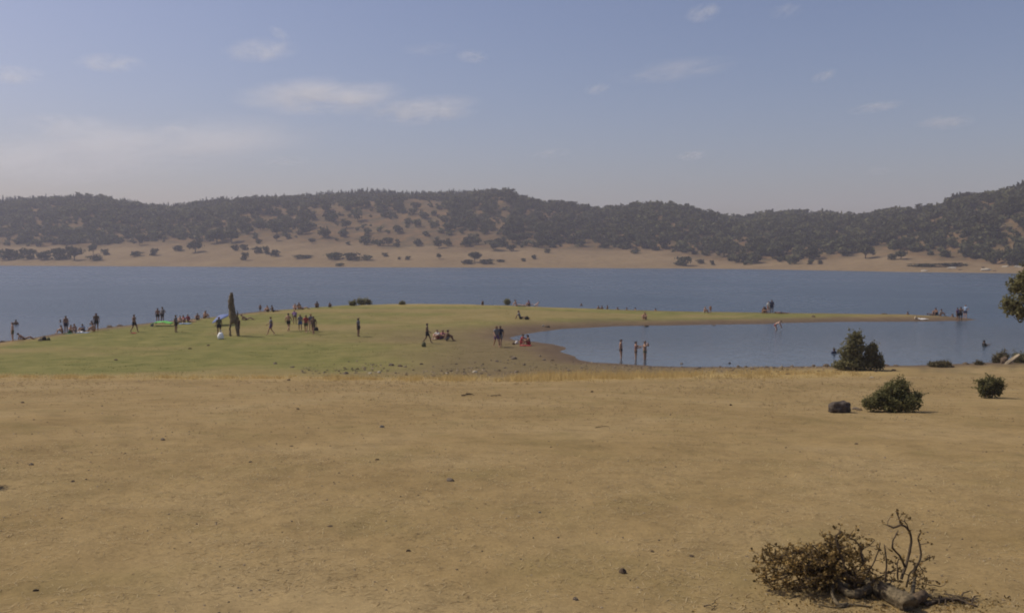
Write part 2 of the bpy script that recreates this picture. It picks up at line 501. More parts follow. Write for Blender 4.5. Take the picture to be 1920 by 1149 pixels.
def unit(v): return v / (np.linalg.norm(v, axis=-1, keepdims=True) + 1e-9)

def leaf_cloud(lobes, n, size, g, shell=2.2, upbias=.3, jag=.28, aspect=1.0):
    """leaf-sized quads filling lumpy ellipsoids: (centre, radii) -> verts, faces, tone"""
    w = np.array([(r[0] * r[1] * r[2]) ** .667 for c, r in lobes]); w /= w.sum()
    V, T = [], []
    for (c, r), wi in zip(lobes, w):
        k = max(6, int(n * wi))
        d = unit(g.normal(size=(k, 3)))
        az, el = np.arctan2(d[:, 1], d[:, 0]), d[:, 2]
        ph = g.uniform(0, 6.28, 6)
        lump = 1 + jag * (.55 * np.sin(3 * az + ph[0] + 2 * el) * np.cos(3 * el + ph[1]) + .45 * np.sin(7 * az + ph[2]) * np.cos(6 * el + ph[3]) + .35 * np.sin(13 * az + ph[4] + 9 * el))
        rad = g.random(k) ** (1 / shell) * lump
        p = np.array(c) + d * rad[:, None] * np.array(r)
        nrm = unit(d * .9 + g.normal(size=(k, 3)) * .9 + np.array([0, 0, upbias]))
        t1 = unit(np.cross(nrm, g.normal(size=(k, 3)))); t2 = np.cross(nrm, t1)
        s = size * g.uniform(.6, 1.35, k)[:, None]
        a = t1 * s; b = t2 * s * (.55 * aspect)
        q = np.stack([p - a, p + b, p + a * .95, p - b], 1)
        V.append(q.reshape(-1, 3))
        tone = .16 * (lump - 1) / max(jag, .01) * .6 + g.uniform(-.13, .13, k) + g.uniform(-.06, .06)
        T.append(np.repeat(tone, 4))
    V = np.concatenate(V); T = np.concatenate(T)
    F = np.arange(len(V), dtype=np.int32).reshape(-1, 4)
    return V, F, T

def foliage_obj(name, V, F, T, mat, parent=None, link=True):
    o = mesh_obj(name, V, F, mat, parent, link=link)
    a = o.data.attributes.new('tone', 'FLOAT', 'POINT')
    a.data.foreach_set('value', np.asarray(T, np.float32))
    return o

def tube(pts, rad, sides=6, cap=True):
    """a tapered round bar along points -> verts, quads"""
    pts = np.array([tuple(p) for p in pts], float); n = len(pts)
    rad = np.interp(np.linspace(0, 1, n), np.linspace(0, 1, len(rad)), rad) if hasattr(rad, '__len__') else np.full(n, rad)
    tan = unit(np.gradient(pts, axis=0)); V = []
    ref = np.array([0, 0, 1.0]) if abs(tan[0][2]) < .9 else np.array([1.0, 0, 0])
    a = unit(np.cross(tan[0], ref))
    for i in range(n):
        a = unit(a - tan[i] * np.dot(a, tan[i])); b = np.cross(tan[i], a)
        for k in range(sides):
            th = 2 * math.pi * k / sides
            V.append(pts[i] + (a * math.cos(th) + b * math.sin(th)) * rad[i])
    F = [[i * sides + k, i * sides + (k + 1) % sides, (i + 1) * sides + (k + 1) % sides, (i + 1) * sides + k] for i in range(n - 1) for k in range(sides)]
    if cap:
        for i0 in (0, (n - 1) * sides):
            c = len(V); V.append(pts[0] if i0 == 0 else pts[-1])
            for k in range(sides):
                e = [i0 + k, i0 + (k + 1) % sides]
                F.append([c, e[1], e[0], c] if i0 == 0 else [c, e[0], e[1], c])
        F = [f if len(set(f)) == 4 else list(dict.fromkeys(f)) for f in F]
    return np.array(V), F

def join(parts):
    V, F, o = [], [], 0
    for v, f in parts:
        V.append(np.asarray(v)); F += [[i + o for i in q] for q in f]; o += len(v)
    return np.concatenate(V), F

def curve(p0, p1, bend, n=6, g=None, wob=0.0):
    p0, p1 = np.array(p0, float), np.array(p1, float); bend = np.array(bend, float)
    t = np.linspace(0, 1, n)[:, None]
    p = p0 * (1 - t) + p1 * t + bend * (4 * t * (1 - t))
    if g is not None and wob:
        w = g.normal(size=(n, 3)) * wob; w[0] = 0; p = p + w
    return p

M_OAK = leaf_mat('oak_leaf', (.032, .034, .014), (.110, .106, .042), .6, .3, .4)
M_PINE = leaf_mat('pine_needle', (.024, .032, .020), (.068, .078, .042), .5, .25, .3)
M_SCRUB = leaf_mat('scrub_leaf', (.115, .108, .048), (.30, .275, .125), 2.0, .5, .15)
M_DARKBUSH = leaf_mat('dark_bush_leaf', (.098, .096, .038), (.29, .265, .11), 3.0, .5, .15)
M_DRYBUSH = leaf_mat('dry_bush_leaf', (.08, .066, .03), (.20, .165, .075), 2.0, .2, .15)
M_BARK = simple_mat('bark', (.085, .062, .042), .45, 9, .95, (.16, .125, .09), .01)
M_TWIG = simple_mat('twig', (.085, .062, .040), .35, 14, .95)
M_ROCK = simple_mat('grey_rock', (.125, .095, .068), .35, 5, .95, (.215, .17, .125), .012)
M_DARKROCK = simple_mat('dark_rock', (.088, .060, .038), .35, 5, .95, (.15, .108, .07), .012)
M_PALEROCK = simple_mat('pale_rock', (.30, .25, .18), .25, 5, .95, (.46, .41, .32), .012)

def crown_lobes(g, w, h, base=.28, n=5, flat=.8):
    L = [((0, 0, h * (base + (1 - base) * .5)), (w * .36, w * .36, h * (1 - base) * .46))]
    for k in range(n):
        a = 2 * math.pi * k / n + g.uniform(-.5, .5); rr = w * g.uniform(.20, .32)
        s = g.uniform(.20, .30)
        L.append(((math.cos(a) * rr, math.sin(a) * rr, h * g.uniform(base + .14, .80)), (w * s, w * s, h * s * flat)))
    return L

def tree_proto(name, seed, w, h, n, leaf, mat, base=.25, trunk_r=.3, nl=5, split=True):
    """returns (crown mesh, trunk mesh) of a broad tree of width w and height h standing at the origin"""
    g = np.random.default_rng(seed)
    V, F, T = leaf_cloud(crown_lobes(g, w, h, base, nl), n, leaf, g)
    V[:, 2] = np.maximum(V[:, 2], .05)
    co = foliage_obj('crown', V, F, T, mat, link=False)
    parts = [tube(curve((0, 0, -.4), (g.uniform(-.3, .3), g.uniform(-.3, .3), h * .5), (g.uniform(-.2, .2), 0, 0), 4), [trunk_r, trunk_r * .6], 6)]
    for k in range(4):
        a = k * 1.57 + g.uniform(-.4, .4)
        parts.append(tube(curve((0, 0, h * .22), (math.cos(a) * w * .28, math.sin(a) * w * .28, h * .62), (0, 0, -.1), 4), [trunk_r * .5, trunk_r * .15], 5))
    tv, tf = join(parts)
    to = mesh_obj('trunk', tv, tf, M_BARK, link=False)
    return co.data, to.data

def pine_proto(seed, w, h, n, leaf):
    g = np.random.default_rng(seed)
    L = []
    for k in range(6):
        f = k / 5
        L.append(((g.uniform(-.1, .1) * w, g.uniform(-.1, .1) * w, h * (.30 + .64 * f)), (w * (.52 - .36 * f), w * (.52 - .36 * f), h * .12)))
    V, F, T = leaf_cloud(L, n, leaf, g, jag=.4)
    co = foliage_obj('crown', V, F, T, M_PINE, link=False)
    tv, tf = join([tube([(0, 0, -.5), (0, 0, h * .5), (0, 0, h * .95)], [.22, .15, .04], 5)])
    to = mesh_obj('trunk', tv, tf, M_BARK, link=False)
    return co.data, to.data

def merge_meshes(name, me_a, me_b):
    """crown and trunk of a tree too small to show its parts, as one mesh with two materials"""
    va = np.zeros(len(me_a.vertices) * 3, np.float32); me_a.vertices.foreach_get('co', va)
    vb = np.zeros(len(me_b.vertices) * 3, np.float32); me_b.vertices.foreach_get('co', vb)
    fa = [tuple(p.vertices) for p in me_a.polygons]; fb = [tuple(i + len(va) // 3 for i in p.vertices) for p in me_b.polygons]
    me = bpy.data.meshes.new(name)
    me.from_pydata(np.concatenate([va, vb]).reshape(-1, 3).tolist(), [], fa + fb)
    for m in (me_a.materials[0], me_b.materials[0]): me.materials.append(m)
    mi = np.zeros(len(me.polygons), np.int32); mi[len(fa):] = 1
    me.polygons.foreach_set('material_index', mi)
    ta = np.zeros(len(va) // 3, np.float32); me_a.attributes['tone'].data.foreach_get('value', ta)
    a = me.attributes.new('tone', 'FLOAT', 'POINT'); a.data.foreach_set('value', np.concatenate([ta, np.zeros(len(vb) // 3, np.float32)]))
    me.update()
    return me

def place_tree(name, crown, trunk, loc, rz, s, label, cat, group=None):
    o = empty(name, loc, label, cat, group, rz); o.scale = s if hasattr(s, '__len__') else (s, s, s)
    for nm, me in (('crown', crown), ('trunk', trunk)):
        c = bpy.data.objects.new(nm, me); COL.objects.link(c); c.parent = o
    return o

def rock_mesh(seed, sx=1, sy=1, sz=.7, sub=2, cut=7, noise=.12):
    """a weathered boulder: an icosphere chopped by random planes, then roughened; base slightly flattened"""
    g = np.random.default_rng(seed)
    bm = bmesh.new(); bmesh.ops.create_icosphere(bm, subdivisions=sub, radius=1.0)
    V = np.array([v.co[:] for v in bm.verts])
    for k in range(cut):
        n = unit(g.normal(size=3)); n[2] = abs(n[2]) * .7; n = unit(n); dd = g.uniform(.55, .85)
        ov = V @ n - dd
        V = V - np.outer(np.clip(ov, 0, None), n)
    V = V + unit(V) * ((fbm(V[:, 0] * 2 + seed, V[:, 1] * 2 + V[:, 2] * 3, seed, 4) - .5) * noise * 2)[:, None]
    V[:, 2] = np.maximum(V[:, 2], -.45)
    V *= np.array([sx, sy, sz]); V[:, 2] += .25 * sz
    for v, c in zip(bm.verts, V): v.co = c
    me = bpy.data.meshes.new('rock'); bm.to_mesh(me); bm.free()
    return me
ROCKS = [rock_mesh(s, 1, g, z) for s, g, z in ((1, .8, .7), (2, 1.0, .55), (3, .7, .85), (4, .9, .45), (5, .75, .6), (6, 1.0, .8))]
def rock(loc, w, label, mat, which=0, rz=0.0, hz=1.0, group=None, cat='rock', name='rock'):
    o = bpy.data.objects.new(name, ROCKS[which % len(ROCKS)].copy() if False else ROCKS[which % len(ROCKS)])
    COL.objects.link(o)
    if not o.data.materials: o.data.materials.append(mat)
    o.material_slots[0].link = 'OBJECT'; o.material_slots[0].material = mat
    o.location = loc; o.rotation_euler = (0, 0, rz); o.scale = (w / 2, w / 2, w / 2 * hz)
    return tag(o, label, cat, group)

# ------------------------------------------------------------------ far hills: woods and single trees
OAKS = [tree_proto('oak', 101 + k, 8.0, 6.2, 420, .62, M_OAK, .18 + .05 * k, .28, 5) for k in range(3)]
SCRUBS = [tree_proto('scrub', 131 + k, 6.0, 3.0, 260, .5, M_OAK, .0, .1, 6) for k in range(2)]
PINES = [pine_proto(151 + k, 2.9 + .6 * k, 11.0, 170, .6) for k in range(3)]
OAK1 = [merge_meshes('oak_tree', c, t) for c, t in [tree_proto('oak', 171 + k, 8.0, 6.0, 190, .85, M_OAK, .12, .28, 5) for k in range(4)]]
PINE1 = [merge_meshes('pine_tree', c, t) for c, t in PINES]

g = np.random.default_rng(5)
N = 26000
uu = g.uniform(-420, 2330, N)
tt = g.uniform(0, 1.02, N) ** .8
fx, fy, fz = hill_pt(uu, tt)
fs = far_shore(uu); fb = fs + np.interp(uu, BT_U, BT_W); frd = np.interp(uu, RD_U, RD_D)
q = (fy - fb) / (frd - fb)
nz = fbm(fx / 45., fy / 60., 91, 4) - .5
nz2 = fbm(fx / 16., fy / 20., 93, 3) - .5
mid = smooth(330, 520, uu) * (1 - smooth(1010, 1200, uu))
dens_mid = .37 + .34 * smooth(700, 1000, uu) + nz * 1.8 + nz2 * 1.0 + .9 * smooth(.60, .80, q)
dens_mid = dens_mid * smooth(-.04, .22, q + nz * .3 - .02 + .10 * smooth(780, 1000, uu)) + .10
dens_full = 1.05 + nz * .7 + nz2 * .5
dens_full = dens_full * smooth(-.07, .03, q + nz2 * .12)
D = dens_mid * mid + dens_full * (1 - mid)
D = np.where(q < -.08, 0, D)
D = np.where(q > .9, np.maximum(D, .8), D)
keep = g.random(N) < np.clip(D, 0, 1) * .55 * (frd - fs) / 500
fx, fy, fz, q, uu, mid_k = fx[keep], fy[keep], fz[keep], q[keep], uu[keep], mid[keep]
# drop trees that crowd each other too much
scl = g.choice([.45, .6, .8, 1.0, 1.2, 1.4], len(fx), p=[.16, .18, .22, .2, .14, .10]) * g.uniform(.9, 1.12, len(fx)) * np.where(q < .3, .95, 1.0) * np.interp(uu, [0, 1100, 1500, 1900], [1, 1, .95, .85])
open_slope = mid_k * (q < .7)
order = np.argsort(fy / scl * (1 - .32 * open_slope))
vis = [i for i in order if -20 < uu[i] < 1940]
single = vis[:290]
rest = [i for i in order if i not in set(single)]
for n_, i in enumerate(single):
    o = bpy.data.objects.new('oak_tree', OAK1[i % 4]); COL.objects.link(o)
    o.location = (fx[i], fy[i], fz[i] - .15); o.rotation_euler = (0, 0, g.uniform(0, 6.28)); s = scl[i]
    o.scale = (s * g.uniform(.9, 1.15), s * g.uniform(.9, 1.15), s * g.uniform(.85, 1.1))
    up_ = 'at the foot of' if q[i] < .12 else 'low on' if q[i] < .3 else 'halfway up' if q[i] < .55 else 'high on' if q[i] < .8 else 'near the crest of'
    for lim_, where_, adj_ in ((240, 'the left hill behind the far shore hedge', 'dark'), (420, 'the left hill above the leaning oak', 'dark'), (560, 'the dry slope above the far beach cluster', 'lone dark'), (720, 'the dry slope above the long scrub patch', 'scattered dark'),
                               (860, 'the dry slope above the tiny umbrella-shaped oak', 'scattered dark'), (980, 'the slope above the flat-topped oak', 'dark'), (1110, 'the end of the long ridge', 'dark'), (1250, 'the left flank of the rounded middle hill', 'bluish dark'),
                               (1400, 'the right flank of the rounded middle hill', 'bluish dark'), (1570, 'the saddle behind the dark beach oak', 'dark green'), (1720, 'the right hill behind the large round beach oak', 'dark green'), (1830, 'the right hill above the flat brown scrub', 'dark green'), (9999, 'the tall right hill at the frame edge', 'dark green')):
        if uu[i] < lim_: break
    lab = adj_ + ' oak ' + up_ + ' ' + where_; grp = 'oaks ' + up_ + ' ' + where_
    tag(o, lab, 'tree', grp)

def bake_many(name, protos, items, mats):
    """thousands of far trees that read as one wood: one joined mesh"""
    VV, FF, TT_, MM, off = [], [], [], [], 0
    data = []
    for me in protos:
        v = np.zeros(len(me.vertices) * 3, np.float32); me.vertices.foreach_get('co', v)
        t = np.zeros(len(me.vertices), np.float32); me.attributes['tone'].data.foreach_get('value', t)
        quads = np.array([tuple(p.vertices) for p in me.polygons if len(p.vertices) == 4 and p.material_index == 0], np.int32)
        tr = np.array([tuple(p.vertices) for p in me.polygons if len(p.vertices) == 4 and p.material_index == 1], np.int32).reshape(-1, 4)
        data.append((v.reshape(-1, 3), t, quads, tr))
    for k, (x, y, z, rz, sx, sz) in items:
        v, t, qd, tr = data[k]
        c, s = math.cos(rz), math.sin(rz)
        w = np.empty_like(v); w[:, 0] = (v[:, 0] * c - v[:, 1] * s) * sx + x; w[:, 1] = (v[:, 0] * s + v[:, 1] * c) * sx + y; w[:, 2] = v[:, 2] * sz + z
        VV.append(w); TT_.append(t + g.uniform(-.12, .12)); FF.append(qd + off); MM.append(np.zeros(len(qd), np.int32))
        FF.append(tr + off); MM.append(np.ones(len(tr), np.int32)); off += len(v)
    o = foliage_obj(name, np.concatenate(VV), np.concatenate(FF), np.concatenate(TT_), mats[0])
    o.data.materials.append(mats[1])
    o.data.polygons.foreach_set('material_index', np.concatenate(MM))
    return o
FAR1 = [merge_meshes('far_oak', c, t) for c, t in [tree_proto('oak', 191 + k, 8.0, 6.0, 95, 1.15, M_OAK, .05, .28, 5) for k in range(4)]]
wood = bake_many('woodland', FAR1, [(int(i) % 4, (fx[i], fy[i], fz[i] - .2, g.uniform(0, 6.28), scl[i] * 1.05, scl[i])) for i in rest], (M_OAK, M_BARK))
tag(wood, 'dark oak wood covering the hills across the lake', kind='stuff')

# the row of pines along the left skyline
pu = np.sort(np.concatenate([g.uniform(-40, 990, 640), g.normal(760, 110, 200), g.normal(120, 70, 60)]))
k_ind = 0
pine_items = []
for u in pu:
    t = g.uniform(.86, 1.02)
    x, y, z = (float(a[0]) for a in hill_pt([u], [t]))
    s = g.uniform(.55, 1.0)
    front = t > .965 and 0 < u < 985
    if front and k_ind < 150:
        k_ind += 1
        o = bpy.data.objects.new('pine_tree', PINE1[k_ind % 3]); COL.objects.link(o)
        o.location = (x, y, z - .3); o.rotation_euler = (0, 0, g.uniform(0, 6.28)); o.scale = (s, s, s * g.uniform(.85, 1.15))
        for lim_, where_ in ((60, 'at the left frame edge'), (150, 'above the far shore hedge'), (250, 'above the small oak with the bare trunk'), (330, 'in the dip of the left ridge'), (420, 'right of the dip of the left ridge'), (500, 'above the dark grove'),
                             (590, 'above the far beach cluster'), (680, 'left of the ridge summit'), (760, 'on the ridge summit'), (840, 'just right of the ridge summit'), (920, 'before the end of the long ridge'), (9999, 'at the right end of the long ridge')):
            if u < lim_: break
        tag(o, 'small dark pine in the skyline row ' + where_, 'tree', 'skyline pines ' + where_)
    else:
        pine_items.append((k_ind % 3, (x, y, z - .3, g.uniform(0, 6.28), s, s)))
tag(bake_many('pine_wood', PINE1, pine_items, (M_PINE, M_BARK)), 'dark pine wood behind the skyline row on the far hill', kind='stuff')

# trees and bushes that stand alone on the dry far shore: (x, base y, width, height in the photo, kind, label)
LONE = [
 (17, 487, 44, 22, 's', 'broad dark bush at the far left end of the far shore hedge'),
 (54, 486, 34, 20, 's', 'dark bush next after the broad one at the left end of the far shore'),
 (84, 487, 32, 17, 's', 'low dark bush in the middle of the far shore hedge'),
 (112, 487, 38, 22, 's', 'dense dark bush left of the tallest bush of the far shore hedge'),
 (141, 488, 34, 27, 'o', 'tallest rounded bush-like oak of the far shore hedge at left'),
 (176, 477, 18, 20, 'o', 'upright dark oak behind the right end of the far shore hedge'),
 (180, 489, 30, 12, 's', 'low brownish bush in front of the upright oak on the far shore'),
 (198, 478, 20, 11, 's', 'small dark bush closing the far shore hedge on the right'),
 (257, 480, 26, 10, 's', 'flat dark bush, left one of a pair on the pale far beach'),
 (290, 479, 20, 13, 's', 'rounder dark bush, right one of a pair on the pale far beach'),
 (240, 453, 13, 14, 'o', 'tiny round oak at the upper edge of the pale far beach, left'),
 (263, 460, 20, 22, 'o', 'small oak with a bare trunk at the upper edge of the pale far beach'),
 (336, 470, 20, 11, 's', 'dark bush left of the leaning oak on the far beach'),
 (368, 473, 32, 22, 'o', 'leaning oak with a visible trunk on the far beach'),
 (408, 456, 46, 28, 'o', 'largest spreading oak above the far beach, left half of the dark grove'),
 (436, 455, 34, 27, 'o', 'dark oak forming the right half of the grove above the far beach'),
 (442, 470, 17, 12, 's', 'thin bush below the dark grove on the far beach'),
 (458, 469, 18, 11, 's', 'small round bush above the lowest bush of the far beach cluster'),
 (486, 457, 13, 10, 's', 'topmost bush of the cluster on the far beach'),
 (460, 488, 19, 15, 's', 'lowest dark bush of the cluster on the far beach'),
 (484, 475, 22, 14, 's', 'dark bush at the centre of the far beach cluster'),
 (500, 476, 18, 14, 's', 'dark bush just right of the centre of the far beach cluster'),
 (517, 481, 20, 14, 's', 'dark bush at the right end of the far beach cluster'),
 (520, 452, 14, 12, 'o', 'lone small oak on the bare slope above the far beach cluster'),
 (586, 457, 14, 11, 'o', 'lone small oak with a dark shadow on the bare slope'),
 (570, 484, 40, 6, 's', 'very low scrub strip trailing left of the long dark scrub patch'),
 (628, 486, 36, 14, 's', 'left end of the long dark scrub patch on the far beach'),
 (658, 487, 34, 13, 's', 'middle of the long dark scrub patch on the far beach'),
 (688, 488, 24, 11, 's', 'greenish right end of the long dark scrub patch on the far beach'),
 (638, 499, 18, 6, 's', 'tiny bush right at the far waterline below the scrub patch'),
 (745, 463, 14, 9, 's', 'single dark bush high on the open far beach'),
 (722, 481, 16, 7, 's', 'flat dark bush with a shadow on the open far beach'),
 (749, 487, 8, 6, 's', 'tiny pale bush on the open far beach'),
 (765, 487, 14, 7, 's', 'small grey bush right of the tiny pale one on the far beach'),
 (823, 486, 11, 11, 'o', 'tiny umbrella-shaped oak alone on the far beach'),
 (890, 492, 28, 21, 'o', 'flat-topped oak on a clear trunk near the far waterline'),
 (878, 495, 26, 9, 's', 'low bush under the left side of the flat-topped oak'),
 (912, 495, 30, 9, 's', 'low bush under the right side of the flat-topped oak'),
 (938, 491, 20, 5, 's', 'flat dark scrub trailing right of the flat-topped oak'),
 (1027, 474, 13, 8, 's', 'small dark bush high on the middle far beach'),
 (1001, 486, 11, 9, 's', 'small round bush on the middle far beach'),
 (981, 490, 10, 6, 's', 'tiny bush left of the round one on the middle far beach'),
 (1190, 475, 20, 8, 's', 'low bush at the upper edge of the far beach right of centre'),
 (1282, 498, 38, 17, 's', 'large dark bush beside the water on the far beach, right of centre'),
 (1313, 494, 18, 9, 's', 'thin brown bush behind the large bush beside the water'),
 (1335, 497, 12, 9, 's', 'small brown bush right of the large bush beside the water'),
 (1523, 487, 32, 27, 'o', 'dark oak with two bushes at its foot on the right-hand beach'),
 (1519, 496, 15, 9, 's', 'left bush at the foot of the dark oak on the right-hand beach'),
 (1537, 496, 11, 9, 's', 'right bush at the foot of the dark oak on the right-hand beach'),
 (1590, 474, 32, 24, 'o', 'oak with a bare trunk merging into the wood on the right-hand beach'),
 (1622, 485, 37, 27, 'o', 'large round oak alone on the right-hand beach, dark shadow at its foot'),
 (1688, 486, 26, 18, 'o', 'round oak on the right-hand beach, right of the largest one'),
 (1672, 487, 20, 12, 's', 'low green bush leaning on the left of the rightmost beach oak'),
 (1735, 500, 60, 6, 's', 'flat brown scrub strip behind the rocky shore, left part'),
 (1785, 499, 60, 7, 's', 'flat brown scrub strip behind the rocky shore, right part'),
]
for k, (px, py, w, h, kind, lab) in enumerate(LONE):
    p = far_hit(px, py); m_ = p.y / FPX
    cr, tr = (OAKS if kind == 'o' else SCRUBS)[k % (3 if kind == 'o' else 2)]
    bw, bh = (8.0, 6.2) if kind == 'o' else (6.0, 3.0)
    place_tree('oak_tree' if kind == 'o' else 'shrub', cr, tr, p, k * 1.3, (w * m_ / bw, w * m_ / bw, h * m_ / bh), lab, 'tree' if kind == 'o' else 'bush')
for k, (px, py, w, lab) in enumerate([(1733, 508.5, 14, 'leftmost pale flat rock on the right far shore'), (1785, 503, 20, 'pale rock ledge above the waterline left of the dark shore bushes'),
        (1849, 507, 22, 'long pale rock at the right far waterline'), (1884, 500, 16, 'pale rock on the right far shore under the wood'), (1908, 501, 18, 'pale pinkish rock on the right far shore next to the near tree')]):
    p = far_hit(px, py); rock(p, w * p.y / FPX, lab, M_PALEROCK, k, 0, .45)
for k, (px, py, w) in enumerate([(1800, 506, 9), (1842, 502, 10), (1865, 508, 9)]):
    p = far_hit(px, py)
    rock(p, w * p.y / FPX, 'small dark rock between the pale rocks on the right far shore', M_DARKROCK, k + 1, k, .6, 'dark rocks of the right far shore')
#--END-FAR--
# ------------------------------------------------------------------ shrubs of the near shore
def shrub(name, base, lobes_px, n, leaf, mat, label, cat='bush', depth=.8, stems=7, seed=1, group=None, upb=.3, jag=.3):
    """lobes_px: (dx, dy up, half width, half height) in photo pixels relative to the base point of the plant"""
    p = on_ground(*base) if len(base) == 2 else at_d(*base)
    k = p.y / FPX
    g = np.random.default_rng(seed)
    L = []
    for i, (dx, dy, hw, hh) in enumerate(lobes_px):
        oy = g.uniform(-.35, .35) * hw * k
        L.append(((dx * k, oy, dy * k), (hw * k, hw * k * depth, hh * k)))
    root = empty(name, p, label, cat, group)
    V, F, T = leaf_cloud(L, n, leaf, g, jag=jag, upbias=upb)
    V[:, 2] = np.maximum(V[:, 2], -.02 + g.uniform(0, .05, len(V)))
    Vs, Ts, parts = [V], [T], []
    for i in range(int(16 + 5 * len(L))):
        c, r = L[g.integers(0, len(L))]
        d = unit(g.normal(size=3) + np.array([0, 0, .45])); d[2] = abs(d[2]) if g.random() < .8 else d[2]
        s0 = np.array(c) + d * np.array(r) * .7; ln = (.30 + .5 * g.random()) * min(r[0], r[2]) + .04
        s1 = s0 + unit(d + g.normal(size=3) * .35) * (ln + .3 * min(r[0], r[2]))
        if s1[2] < .02: continue
        parts.append(tube(curve(s0, s1, g.normal(size=3) * .02, 4), [.006, .003], 4))
        m_ = 16; tt_ = g.random(m_)[:, None]; cc = s0 * (1 - tt_) + s1 * tt_ + g.normal(size=(m_, 3)) * leaf * .7
        t1 = unit(g.normal(size=(m_, 3))); t2 = unit(np.cross(t1, g.normal(size=(m_, 3)))); sz = leaf * g.uniform(.5, 1.0, m_)[:, None]
        Vs.append(np.stack([cc - t1 * sz, cc + t2 * sz * .5, cc + t1 * sz, cc - t2 * sz * .5], 1).reshape(-1, 3)); Ts.append(np.repeat(g.uniform(-.05, .22, m_), 4))
    V = np.concatenate(Vs); T = np.concatenate(Ts)
    foliage_obj('foliage', V, np.arange(len(V), dtype=np.int32).reshape(-1, 4), T, mat, root)
    for i in range(stems):
        c, r = L[i % len(L)]
        e = np.array(c) + g.uniform(-.5, .5, 3) * np.array(r)
        parts.append(tube(curve((g.uniform(-.12, .12), g.uniform(-.1, .1), -.05), e, g.normal(size=3) * .06, 6, g, .02), [.03 * max(r[0], .3) + .012, .008], 5))
    v, f = join(parts); mesh_obj('stem', v, f, M_TWIG, root)
    return root, L, k

shrub('shrub', (1604, 694), [(-4, 48, 19, 24), (0, 62, 12, 11), (-8, 30, 22, 18), (27, 32, 15, 18), (33, 42, 8, 9), (40, 18, 13, 15), (-27, 9, 17, 10), (-12, 12, 25, 14), (18, 12, 25, 14), (45, 10, 8, 9)],
      7000, .085, M_SCRUB, 'tall olive shrub with two uneven crowns at the water edge', seed=3, jag=.32)
shrub('shrub', (1670, 771), [(10, 40, 26, 19), (22, 46, 14, 14), (-14, 27, 24, 16), (-34, 15, 20, 14), (28, 20, 27, 20), (2, 15, 32, 15), (48, 25, 10, 14), (-48, 16, 9, 9)],
      9000, .040, M_DARKBUSH, 'wide dark green bush on the dry field beside a grey boulder', seed=5, jag=.35)
shrub('shrub', (1857, 746), [(0, 20, 19, 17), (-12, 15, 13, 14), (13, 18, 12, 16), (2, 30, 12, 9), (-16, 27, 7, 9), (18, 27, 6, 10)],
      4200, .042, M_DARKBUSH, 'small round dark bush alone on the dry field at the right', seed=9, jag=.35)
shrub('shrub', (1760, 688), [(0, 6, 20, 6), (-10, 5, 13, 5), (12, 5, 12, 5)], 1600, .06, M_DRYBUSH, 'low brownish shrub on the shore right of the tall olive shrub', seed=11)
shrub('shrub', (1834, 684), [(0, 3, 7, 3.5), (6, 2, 5, 2.5)], 400, .05, M_DRYBUSH, 'small yellowish dry tuft on the shore left of the slanting pale rock', seed=13)
# peninsula crest
shrub('shrub', (678, 571.5), [(3, 4, 11, 4.5), (8, 6, 6, 5), (-5, 6, 5, 5), (14, 3, 5, 4)], 700, .14, M_SCRUB, 'larger round bush on the crest of the green peninsula', seed=14)
shrub('shrub', (661, 573), [(0, 3.5, 5.5, 4.5)], 400, .13, M_DARKBUSH, 'small bush just left of the larger bush on the peninsula crest', seed=15)
shrub('shrub', (951, 571), [(0, 3.5, 5, 4.5)], 400, .13, M_DARKBUSH, 'dark bush on the crest left of the sunbathing group', seed=16)
shrub('shrub', (754, 571), [(0, 2, 5, 2.6)], 250, .12, M_DARKBUSH, 'very low bush on the middle of the peninsula crest', seed=17)

# the heap at the right edge: a rounded shrub, a slanting pale slab and a dark boulder behind it
shrub('shrub', (1876, 680), [(-4, 8, 12, 9), (6, 12, 10, 10), (-10, 4, 9, 5)], 1600, .06, M_DRYBUSH, 'rounded olive shrub left of the slanting pale rock', seed=18)
shrub('shrub', (1908, 680), [(2, 9, 14, 11), (10, 6, 10, 8)], 1500, .06, M_SCRUB, 'dark shrub right of the slanting pale rock at the frame edge', seed=19)
M_SLAB = simple_mat('tan_slab_rock', (.26, .21, .14), .3, 4, .95, (.38, .31, .21), .012)
pslab = on_ground(1890, 682); kk = pslab.y / FPX
bm = bmesh.new(); bmesh.ops.create_cube(bm, size=1.0)
bmesh.ops.subdivide_edges(bm, edges=bm.edges[:], cuts=4, use_grid_fill=True)
for v in bm.verts:
    t = v.co.x + .5
    v.co = Vector(((v.co.x) * 31 * kk, v.co.y * .22 * (1.1 - .6 * abs(t - .5)), v.co.z * (4.6 - 5.5 * abs(t - .55) ** 1.3 * 1.6) * kk))
    v.co += Vector(v.normal) * (float(vnoise([v.co.x * 6 + 3], [v.co.z * 9 + v.co.y * 7], 8)[0]) - .5) * .10
me = bpy.data.meshes.new('rock_slab'); bm.to_mesh(me); bm.free(); me.materials.append(M_SLAB)
slab = bpy.data.objects.new('rock_slab', me); COL.objects.link(slab)
slab.location = pslab + Vector((4 * kk, -.25, 9 * kk)); slab.rotation_euler = (R(35), -math.atan2(19, 22), R(-12))
tag(slab, 'long pale rock slab slanting upward between two shrubs at the right shore', 'rock')
o = rock(pslab + Vector((1 * kk, .45, 0)), 20 * kk, 'dark boulder under the slanting pale slab', M_DARKROCK, 2, .3, 1.6)

